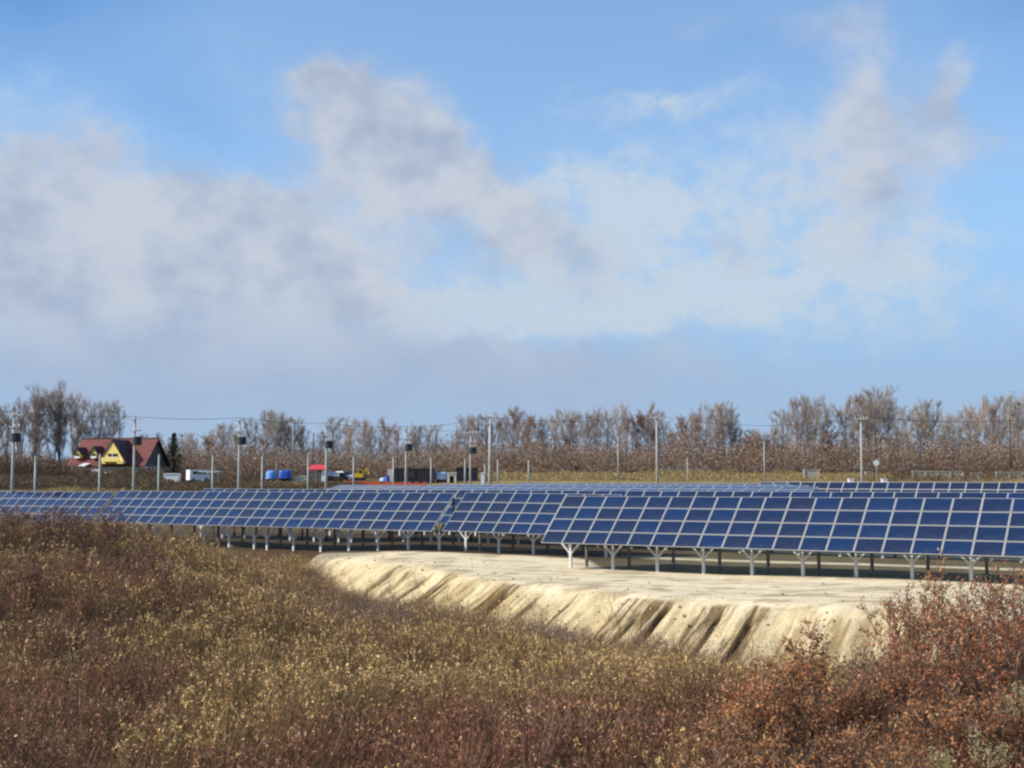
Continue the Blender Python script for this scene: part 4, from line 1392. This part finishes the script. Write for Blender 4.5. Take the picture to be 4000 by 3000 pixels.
# ------------------------------------------------------------------ the scrub in front
RUSTY = np.array([(0.27, 0.125, 0.070), (0.22, 0.105, 0.065), (0.31, 0.165, 0.10), (0.17, 0.085, 0.058)])
BROWN = np.array([(0.25, 0.150, 0.085), (0.20, 0.118, 0.070), (0.29, 0.19, 0.112), (0.22, 0.135, 0.085)])
OLIVE = np.array([(0.29, 0.20, 0.088), (0.25, 0.172, 0.078), (0.35, 0.25, 0.115), (0.22, 0.145, 0.072)])
DARK = np.array([(0.135, 0.070, 0.046), (0.155, 0.080, 0.052), (0.105, 0.065, 0.046), (0.18, 0.095, 0.060)])
GREYS = np.array([(0.27, 0.20, 0.160), (0.22, 0.160, 0.132), (0.31, 0.24, 0.185), (0.20, 0.142, 0.12)])


def scrub():
    n = 60000
    Z = np.sqrt(rng.uniform(13 ** 2, 98 ** 2, n))
    keep = rng.uniform(0, 1, n) < np.clip(34 / Z, 0.0, 1.0)
    Z = Z[keep]
    X = rng.uniform(-1, 1, len(Z)) * (0.46 * Z + 4)
    fv = f_veg(X, Z)
    zb, d = bank_z(X, Z)
    k = (fv > zb - 0.10) | ((d > 2.9) & (rng.uniform(0, 1, len(Z)) < 0.35)) | ((d > 1.5) & (rng.uniform(0, 1, len(Z)) < 0.08 * fbm(X / 1.5, Z / 1.5, 87) * 2))
    X, Y, d = X[k], Z[k], d[k]
    zg = ground_z(X, Y)
    n = len(X)
    a, b_, c_ = fbm(X / 6.5, Y / 7.5, 81), fbm(X / 3.2, Y / 4.0, 82), fbm(X / 1.5, Y / 2.0, 83)
    # which plant grows where
    near = sstep(Y, 38, 20)
    near = 1 - sstep(Y, 21, 36)
    w_r = np.clip(0.12 + 0.9 * near * (0.35 + b_) + 3.0 * (a - 0.5), 0.02, 2)
    w_o = np.clip(0.44 - 0.34 * near + 3.4 * (b_ - 0.47), 0.03, 2)
    left = 1 - sstep(X / Y, -0.34, -0.16)
    w_d = np.clip(0.15 + 0.9 * left * near + 0.35 * left + 3.2 * (fbm(X / 3.5, Y / 4, 84) - 0.52), 0.02, 2)
    foot = sstep(Y, 44, 56) * sstep(X, -14, -4)
    w_g = np.clip(0.10 + 0.9 * foot + 2.4 * (fbm(X / 3, Y / 3.5, 85) - 0.56), 0.02, 2)
    w_b = np.full(n, 0.55)
    pt = rng.uniform(0.75, 1.5, n)                                  # some plants are paler than their neighbours
    # a band of yellow goldenrod running up to the right
    q = (Y - (28.3 + 2.0 * (X + 6.3))) / 2.24
    band = np.exp(-(q / 1.5) ** 2) * sstep(X, -8.5, -6.0) * (1 - sstep(X, -0.5, 2.0))
    tan = np.exp(-((X - 2.0) / 5.5) ** 2 - ((Y - 43) / 6.0) ** 2) + 0.8 * np.exp(-((X - 4.0) / 2.6) ** 2 - ((Y - 24) / 3.0) ** 2) + 0.5 * np.exp(-((X + 7.0) / 3.0) ** 2 - ((Y - 38) / 6.0) ** 2)
    w_o = w_o + 4.5 * band + 1.1 * tan
    pt = pt * (1 + 0.45 * band)
    w_d = w_d + 1.6 * np.exp(-(((Y - (31.5 + 2.0 * (X + 6.3))) / 2.24) / 0.7) ** 2) * sstep(X, -8, -6) * (1 - sstep(X, -3, -1))
    for (x0, y0, r_) in [(-6.5, 23, 3.0), (-9.5, 30, 2.5), (-2.0, 25.5, 3.2), (0.5, 30, 2.8), (6.0, 33, 3.0), (-13, 42, 3.5), (3, 27, 2), (-15, 34, 3)]:
        w_r = w_r + 0.75 * np.exp(-((X - x0) / r_) ** 2 - ((Y - y0) / (r_ * 1.3)) ** 2)
    W = np.stack([w_r, w_b, w_o, w_d, w_g], 1) ** 2.8
    W = W / W.sum(1, keepdims=True)
    sp = (W.cumsum(1) < rng.uniform(0, 1, (n, 1))).sum(1).clip(0, 4)
    PAL = np.stack([RUSTY, BROWN, OLIVE, DARK, GREYS])
    h = np.array([0.72, 0.75, 0.85, 0.65, 0.95])[sp] * rng.uniform(0.6, 1.25, n) * (0.45 + 1.1 * c_)
    lean = rng.normal(size=(n, 2)) * 0.16
    V, Q, C, off = [], [], [], 0

    def put(v, q, col, k):
        nonlocal off
        V.append(v); Q.append(q + off); C.append(np.repeat(col, k, 0))
        off += len(v)

    # stalks
    m = 8
    r = np.repeat(np.arange(n), m)
    j = rng.normal(size=(len(r), 2)) * 0.13
    a0 = np.c_[X[r] + j[:, 0], Y[r] + j[:, 1], zg[r] - 0.05]
    tip = np.c_[a0[:, :2] + (lean[r] + j * 1.2 + rng.normal(size=(len(r), 2)) * 0.07) * h[r, None] * 1.6, zg[r] + h[r] * rng.uniform(0.75, 1.15, len(r))]
    u = rng.normal(size=(len(r), 3)); u[:, 2] = 0
    u = unit(u) * rng.uniform(0.005, 0.010, (len(r), 1))
    v4 = np.stack([a0 - u, a0 + u, tip + u * 0.5, tip - u * 0.5], 1).reshape(-1, 3)
    stalk_c = PAL[sp[r], rng.integers(0, 4, len(r))] * 0.7 + np.array([[0.045, 0.032, 0.024]])
    put(v4, np.arange(len(v4)).reshape(-1, 4), stalk_c * rng.uniform(0.6, 1.3, (len(r), 1)), 4)
    # leaves
    m = np.array([26, 24, 20, 26, 14])[sp]
    r = np.repeat(np.arange(n), m)
    t = rng.uniform(0.05, 1.0, len(r))
    rad = (0.10 + 0.16 * t) * h[r]
    an = rng.uniform(0, 6.28, len(r))
    c = np.c_[X[r] + lean[r, 0] * h[r] * t + np.cos(an) * rad * rng.uniform(0.2, 1.2, len(r)), Y[r] + lean[r, 1] * h[r] * t + np.sin(an) * rad * rng.uniform(0.2, 1.2, len(r)), zg[r] + t * h[r]]
    u, v = rand_axes(len(r), rng.uniform(0.026, 0.066, len(r)), 0.7, 0.36)
    v4, q4 = quads(c, u, v)
    put(v4, q4, PAL[sp[r], rng.integers(0, 4, len(r))] * (pt[r] * rng.uniform(0.4, 1.65, len(r)))[:, None], 4)
    # pale dry seed heads
    prob = np.array([0.42, 0.55, 1.0, 0.40, 0.35])[sp] * (0.3 + 1.3 * sstep(fbm(X / 1.3, Y / 1.8, 86), 0.3, 0.7))
    has = rng.uniform(0, 1, n) < prob
    ii = np.where(has)[0]
    m = np.array([4, 5, 12, 3, 3])[sp[ii]]
    r = np.repeat(ii, m)
    g = rng.integers(0, 3, len(r))
    cx = rng.normal(size=(n, 3, 3)) * np.array([0.10, 0.10, 0.05])
    c = np.c_[X[r] + lean[r, 0] * h[r], Y[r] + lean[r, 1] * h[r], zg[r] + h[r] * 0.98] + cx[r, g] + rng.normal(size=(len(r), 3)) * np.array([0.018, 0.018, 0.04])
    u, v = rand_axes(len(r), rng.uniform(0.022, 0.046, len(r)), 0.9, 0.6)
    v4, q4 = quads(c, u, v)
    HEAD = np.array([(0.60, 0.44, 0.185), (0.52, 0.39, 0.18), (0.66, 0.52, 0.26), (0.50, 0.34, 0.15)])
    hc = HEAD[rng.integers(0, 4, n)][r] * np.array([0.75, 0.85, 1.05, 0.75, 0.85])[sp[r], None]
    put(v4, q4, hc * rng.uniform(0.6, 1.35, (len(r), 1)), 4)
    # fallen litter on the ground between the stems
    m = 8
    r = np.repeat(np.arange(n), m)
    xx, yy = X[r] + rng.normal(size=len(r)) * 0.3, Y[r] + rng.normal(size=len(r)) * 0.3
    c = np.c_[xx, yy, zg[r] + rng.uniform(0.02, 0.2, len(r))]
    u, v = rand_axes(len(r), rng.uniform(0.02, 0.06, len(r)), 0.0, 0.5)
    v4, q4 = quads(c, u, v)
    put(v4, q4, BROWN[rng.integers(0, 4, len(r))] * rng.uniform(0.4, 1.3, (len(r), 1)), 4)
    o = link('weeds', np_mesh('weeds', np.concatenate(V), np.concatenate(Q), M['plant'], np.concatenate(C) * np.array([[1.05, 0.97, 0.90]])))
    tag(o, 'dense scrub of withered brown weeds with pale seed heads', 'weeds', None, 'stuff')
    print('scrub plants', n, 'faces', sum(len(q) for q in Q))


scrub()


def shrub(x, ytop, Z, w, label, name='oak_shrub', palette=((0.54, 0.215, 0.095), (0.44, 0.170, 0.078), (0.62, 0.31, 0.155), (0.42, 0.25, 0.13), (0.30, 0.125, 0.06)), leaves=1500, size=0.040, stems=7, group='rust-leaved shrubs', upright=1.3, bare=0.3):
    """a multi-stemmed shrub that keeps its withered leaves"""
    b = base(x, Z)
    h = EYE - (ytop - YH) / F_PX * Z - b.z
    h *= 1.12 if ytop < 2420 else 1.05
    t = thing(name, label, 'shrub', b, 0, group)
    A, B, Rr, A2, B2 = [], [], [], [], []
    for k in range(stems):
        a = k * 2.4 + random.uniform(-.4, .4)
        ro = w * 0.5 * math.sqrt((k + .5) / stems)
        hh = h * (1.0 if k == 0 else random.uniform(0.62, 1.0) * (1 - 0.25 * ro / max(w, .1)))
        p = np.array([math.cos(a) * ro * .3, math.sin(a) * ro * .3, -0.1])
        q = np.array([math.cos(a) * ro, math.sin(a) * ro, hh])
        pts = [p + (q - p) * f + np.array([random.gauss(0, .035), random.gauss(0, .035), 0]) * (f > 0) * h for f in (0, .3, .55, .8, 1.0)]
        for i in range(4):
            A.append(pts[i]); B.append(pts[i + 1]); Rr.append((0.02 * (1 - .2 * i), 0.02 * (1 - .2 * (i + 1))))
        for i in range(24):
            f = random.uniform(.02, 1.0) ** .75 * 3.999
            j = int(f)
            s = pts[j] + (pts[j + 1] - pts[j]) * (f - j)
            an = random.uniform(0, 6.28)
            L = random.uniform(.18, .5) * (0.35 + w * .42) * (1.15 - .6 * f / 4)
            e = s + np.array([math.cos(an) * L, math.sin(an) * L, L * upright * random.uniform(.4, 1.2)])
            A2.append(s); B2.append(e)
    A, B, A2, B2 = map(np.array, (A, B, A2, B2))
    Rr = np.array(Rr)
    V1, Q1 = ribbons(A, B, Rr[:, 0], Rr[:, 1])
    V2, Q2 = ribbons(A2, B2, np.full(len(A2), .009), np.full(len(A2), .004))
    C = np.concatenate([np.repeat(np.array([[.22, .17, .14]]), len(V1), 0), np.repeat(np.array([[.27, .20, .16]]) * rng.uniform(.6, 1.4, (len(A2), 1)), 6, 0)])
    link('stems', np_mesh('stems', np.concatenate([V1, V2]), np.concatenate([Q1, Q2 + len(V1)]), M['leaf'], C), t)
    # leaves sit in small tufts along the side shoots
    k = rng.integers(0, len(A2), leaves)
    tone = rng.uniform(.65, 1.35, len(A2))
    c = A2[k] + (B2[k] - A2[k]) * (rng.uniform(0.1, 1.12, (leaves, 1))) + rng.normal(size=(leaves, 3)) * .035
    u, v = rand_axes(leaves, size * rng.uniform(.6, 1.4, leaves), -0.2, 0.5)
    V, Q = quads(c, u, v)
    pal = np.array(palette)
    C = pal[rng.integers(0, len(pal), leaves)] * (tone[k] * rng.uniform(.7, 1.3, leaves))[:, None]
    link('foliage', np_mesh('foliage', V, Q, M['leaf'], np.repeat(C, 4, 0)), t)


BR = ((0.27, 0.16, 0.10), (0.22, 0.12, 0.075), (0.34, 0.22, 0.135), (0.16, 0.10, 0.07))
for a in [
    (3575, 2290, 31.5, 1.2, 'narrow rust-leaved shrub touching the tallest shrub on its left', 1300), (3715, 2270, 31.5, 1.2, 'narrow rust-leaved shrub touching the tallest shrub on its right', 1300),
    (3815, 2275, 30, 1.5, 'red-brown shrub between the tallest shrub and the right edge', 1700), (3955, 2270, 30.5, 1.6, 'upper red-brown shrub near the right edge, before the last Y post', 1700),
    (2845, 2800, 24.5, 1.2, 'small rust-leaved shrub at the left foot of the right clump', 1100), (2780, 2920, 22.5, 1.0, 'lowest and leftmost small rust-leaved shrub of the clump, at the bottom edge', 800),
    (3640, 2232, 31, 1.5, 'tallest rust-leaved shrub, its tip rising before the white Y posts', 2300), (3490, 2330, 30, 1.5, 'rust-leaved shrub leaning left of the tallest shrub', 1700),
    (3560, 2480, 27, 1.6, 'rust-leaved shrub in front of the tallest shrub', 2100), (3745, 2340, 28, 1.5, 'rust-leaved shrub just right of the tallest shrub', 1700),
    (3890, 2360, 27, 1.7, 'dense red-brown shrub by the right edge, upper one', 2400), (4010, 2300, 29, 1.6, 'rust-leaved shrub cut by the right edge', 1700),
    (3150, 2430, 29, 1.1, 'slim pointed rust-leaved shrub standing alone against the sand', 2600), (3050, 2550, 28, 1.5, 'rust-leaved shrub at the foot of the slim pointed shrub', 2600),
    (2935, 2660, 26, 1.5, 'leftmost rust-leaved shrub of the right clump', 2900), (3230, 2590, 27, 1.4, 'rust-leaved shrub between the slim pointed one and the tall clump', 1500),
    (3390, 2610, 27, 1.4, 'rust-leaved shrub below the sand bank, left of the tall clump', 1600), (3000, 2870, 23, 1.4, 'low rust-leaved shrub at the bottom of the right clump', 1900),
    (3640, 2700, 24.5, 1.6, 'broad rust-leaved shrub in the middle of the right clump', 1900), (3930, 2640, 24, 1.5, 'dense red-brown shrub by the right edge, lower one', 2200),
    (3330, 2830, 23, 1.4, 'low rust-leaved shrub near the bottom edge, left of the pale plume', 1500), (3480, 2930, 21.5, 1.2, 'lowest rust-leaved shrub at the bottom edge', 1300)]:
    shrub(a[0], a[1], a[2], a[3] * 1.15, a[4], leaves=int(a[5] * 1.1), stems=13)
for a in [
    (3860, 2270, 32, 1.8, 'grey twiggy shrub with few brown leaves behind the right clump', 600), (3340, 2520, 33, 1.2, 'thin straw-brown shrub before the ochre patch of the bank', 450), (3990, 2300, 33, 1.6, 'thin grey-brown shrub at the right edge before the posts', 600)]:
    shrub(a[0], a[1], a[2], a[3], a[4], name='twiggy_shrub', palette=BR, leaves=a[5], stems=12, group='thin twiggy shrubs')
for a in [
    (20, 2020, 46, 1.6, 'pale brown shrub on the crest, cut by the left edge', 300), (305, 2040, 47, 1.5, 'wispy brown shrub below the two reddish crest shrubs', 300), (480, 2035, 52, 1.6, 'wispy brown shrub on the crest right of the table step', 300), (575, 2065, 54, 1.6, 'wispy brown shrub where the crest begins to fall to the right', 350),
    (680, 2100, 57, 1.6, 'wispy brown shrub before the leftmost Y posts', 350),
    (252, 1990, 48, 1.6, 'reddish shrub on the mound crest, below the second grey post', 800), (423, 1996, 50, 1.8, 'reddish shrub on the mound crest at the step between two tables', 900),
    (170, 2010, 47, 1.5, 'reddish shrub on the mound crest near the left edge', 700), (540, 2125, 44, 1.6, 'dark red shrub on the mound slope right of the crest', 800), (130, 2230, 39, 1.4, 'reddish shrub low on the left slope', 800),
    (630, 2190, 43, 1.5, 'pinkish brown shrub below the dark red one', 700), (330, 2005, 49, 1.4, 'small reddish shrub between two others on the crest', 500), (60, 2000, 49, 1.7, 'grey-brown shrub at the left edge of the crest', 500), (790, 2100, 58, 1.6, 'thin brown shrub where the mound meets the posts', 400)]:
    shrub(a[0], a[1], a[2], a[3], a[4], leaves=a[5], palette=((0.25, 0.11, 0.07), (0.19, 0.08, 0.052), (0.30, 0.155, 0.095), (0.12, 0.06, 0.042)), group='reddish shrubs on the mound', size=0.045)
shrub(800, 2930, 22.3, .35, 'small sprig of orange leaves at the bottom edge', name='leafy_sprig', palette=((0.55, 0.2, 0.09), (0.42, 0.14, 0.06), (0.6, 0.27, 0.15)), leaves=110, size=.04, stems=3, group=None)


def plume_plant(x, ytop, Z, label, s=1.0):
    b = base(x, Z)
    h = EYE - (ytop - YH) / F_PX * Z - b.z
    t = thing('plume_plant', label, 'plant', b, 0, 'pale plumed weeds')
    A, B = [], []
    tips = []
    for k in range(6):
        a = k * 1.05
        q = np.array([math.cos(a) * .2 * s, math.sin(a) * .2 * s, h * random.uniform(.8, 1.0)])
        A.append((0.02 * math.cos(a), 0.02 * math.sin(a), -.1)); B.append(q)
        tips.append(q)
    A, B = np.array(A), np.array(B)
    V, Q = ribbons(A, B, np.full(len(A), .007), np.full(len(A), .004))
    link('stem', np_mesh('stem', V, Q, M['leaf'], np.repeat(np.array([[.25, .19, .11]]), len(V), 0)), t)
    for q in tips:
        n = 90
        f = rng.uniform(0, 1, n)
        sp_ = (0.015 + 0.09 * np.sin(np.pi * np.clip(f * .9 + .08, 0, 1)))[:, None] * s
        c = q + np.c_[rng.normal(size=(n, 2)) * sp_ * .6, -f * .34 * s + .05]
        u, v = rand_axes(n, rng.uniform(.012, .028, n), 0.3, .7)
        V, Q = quads(c, u, v)
        link('seed_head', np_mesh('seed_head', V, Q, M['leaf'], np.repeat(np.array([[.50, .41, .22]]) * rng.uniform(.7, 1.2, (n, 1)), 4, 0)), t)


plume_plant(3828, 2830, 21.5, 'large pale plume at the bottom right', 1.25)
plume_plant(3935, 2650, 23.5, 'pale plume by the right edge among red leaves')
plume_plant(3640, 2900, 21.5, 'small pale plume at the bottom right, left of the large one', .8)

# rubble at the left end of the bank
def rubble():
    m = MB()
    for i in range(60):
        x = rng.normal(1130, 75)
        y = rng.normal(2235, 34)
        Z = 74 + rng.normal() * 5
        X = (x - 2000) / F_PX * Z
        s = rng.uniform(.15, .55)
        q = Matrix.Rotation(rng.uniform(0, 6), 3, 'Z') @ Matrix.Rotation(rng.uniform(-.6, .6), 3, 'X')
        c = Vector((X, Z, gz(X, Z) + s * .2))
        pts = []
        for k in range(12):
            a = 2 * math.pi * (k % 6) / 6
            r = s * rng.uniform(.6, 1.0) * (1 if k < 6 else .65)
            pts.append(c + q @ Vector((math.cos(a) * r, math.sin(a) * r * .8, (-.35 if k < 6 else .4) * s * rng.uniform(.7, 1.2))))
        m.add(pts, [tuple(range(5, -1, -1)), tuple(range(6, 12))] + [(k, (k + 1) % 6, 6 + (k + 1) % 6, 6 + k) for k in range(6)])
    tag(m.build('rubble', M['rock']), 'broken stones and clods where the sand bank begins', 'rubble', None, 'stuff')


rubble()


def clods():
    m = MB()
    k = 0
    while k < 520:
        u = rng.uniform(-64, -12)
        d = rng.normal(0.0, 3.0) if k % 3 else abs(rng.normal(1.2, 1.2))
        D = float(np.interp(u, BROW_U, BROW_D)) - d
        X, Y = from_ud(u, D)
        z = gz(X, Y)
        if f_veg(np.array([X]), np.array([Y]))[0] > z - 0.05:
            k += 1
            continue
        s_ = 0.03 + 0.09 * rng.uniform(0, 1) ** 3
        c = Vector((X, Y, z + s_ * 0.3))
        pts = []
        for q in range(8):
            a = 6.283 * (q % 4) / 4 + rng.uniform(-.3, .3)
            r = s_ * rng.uniform(.6, 1.1) * (1 if q < 4 else .6)
            pts.append(c + Vector((math.cos(a) * r, math.sin(a) * r, (-.5 if q < 4 else .5) * s_ * rng.uniform(.7, 1.2))))
        m.add(pts, [(3, 2, 1, 0), (4, 5, 6, 7)] + [(i, (i + 1) % 4, 4 + (i + 1) % 4, 4 + i) for i in range(4)])
        k += 1
    tag(m.build('debris', M['clod']), 'small dark clods lying on the pale sand bank', 'clods', None, 'stuff')


clods()
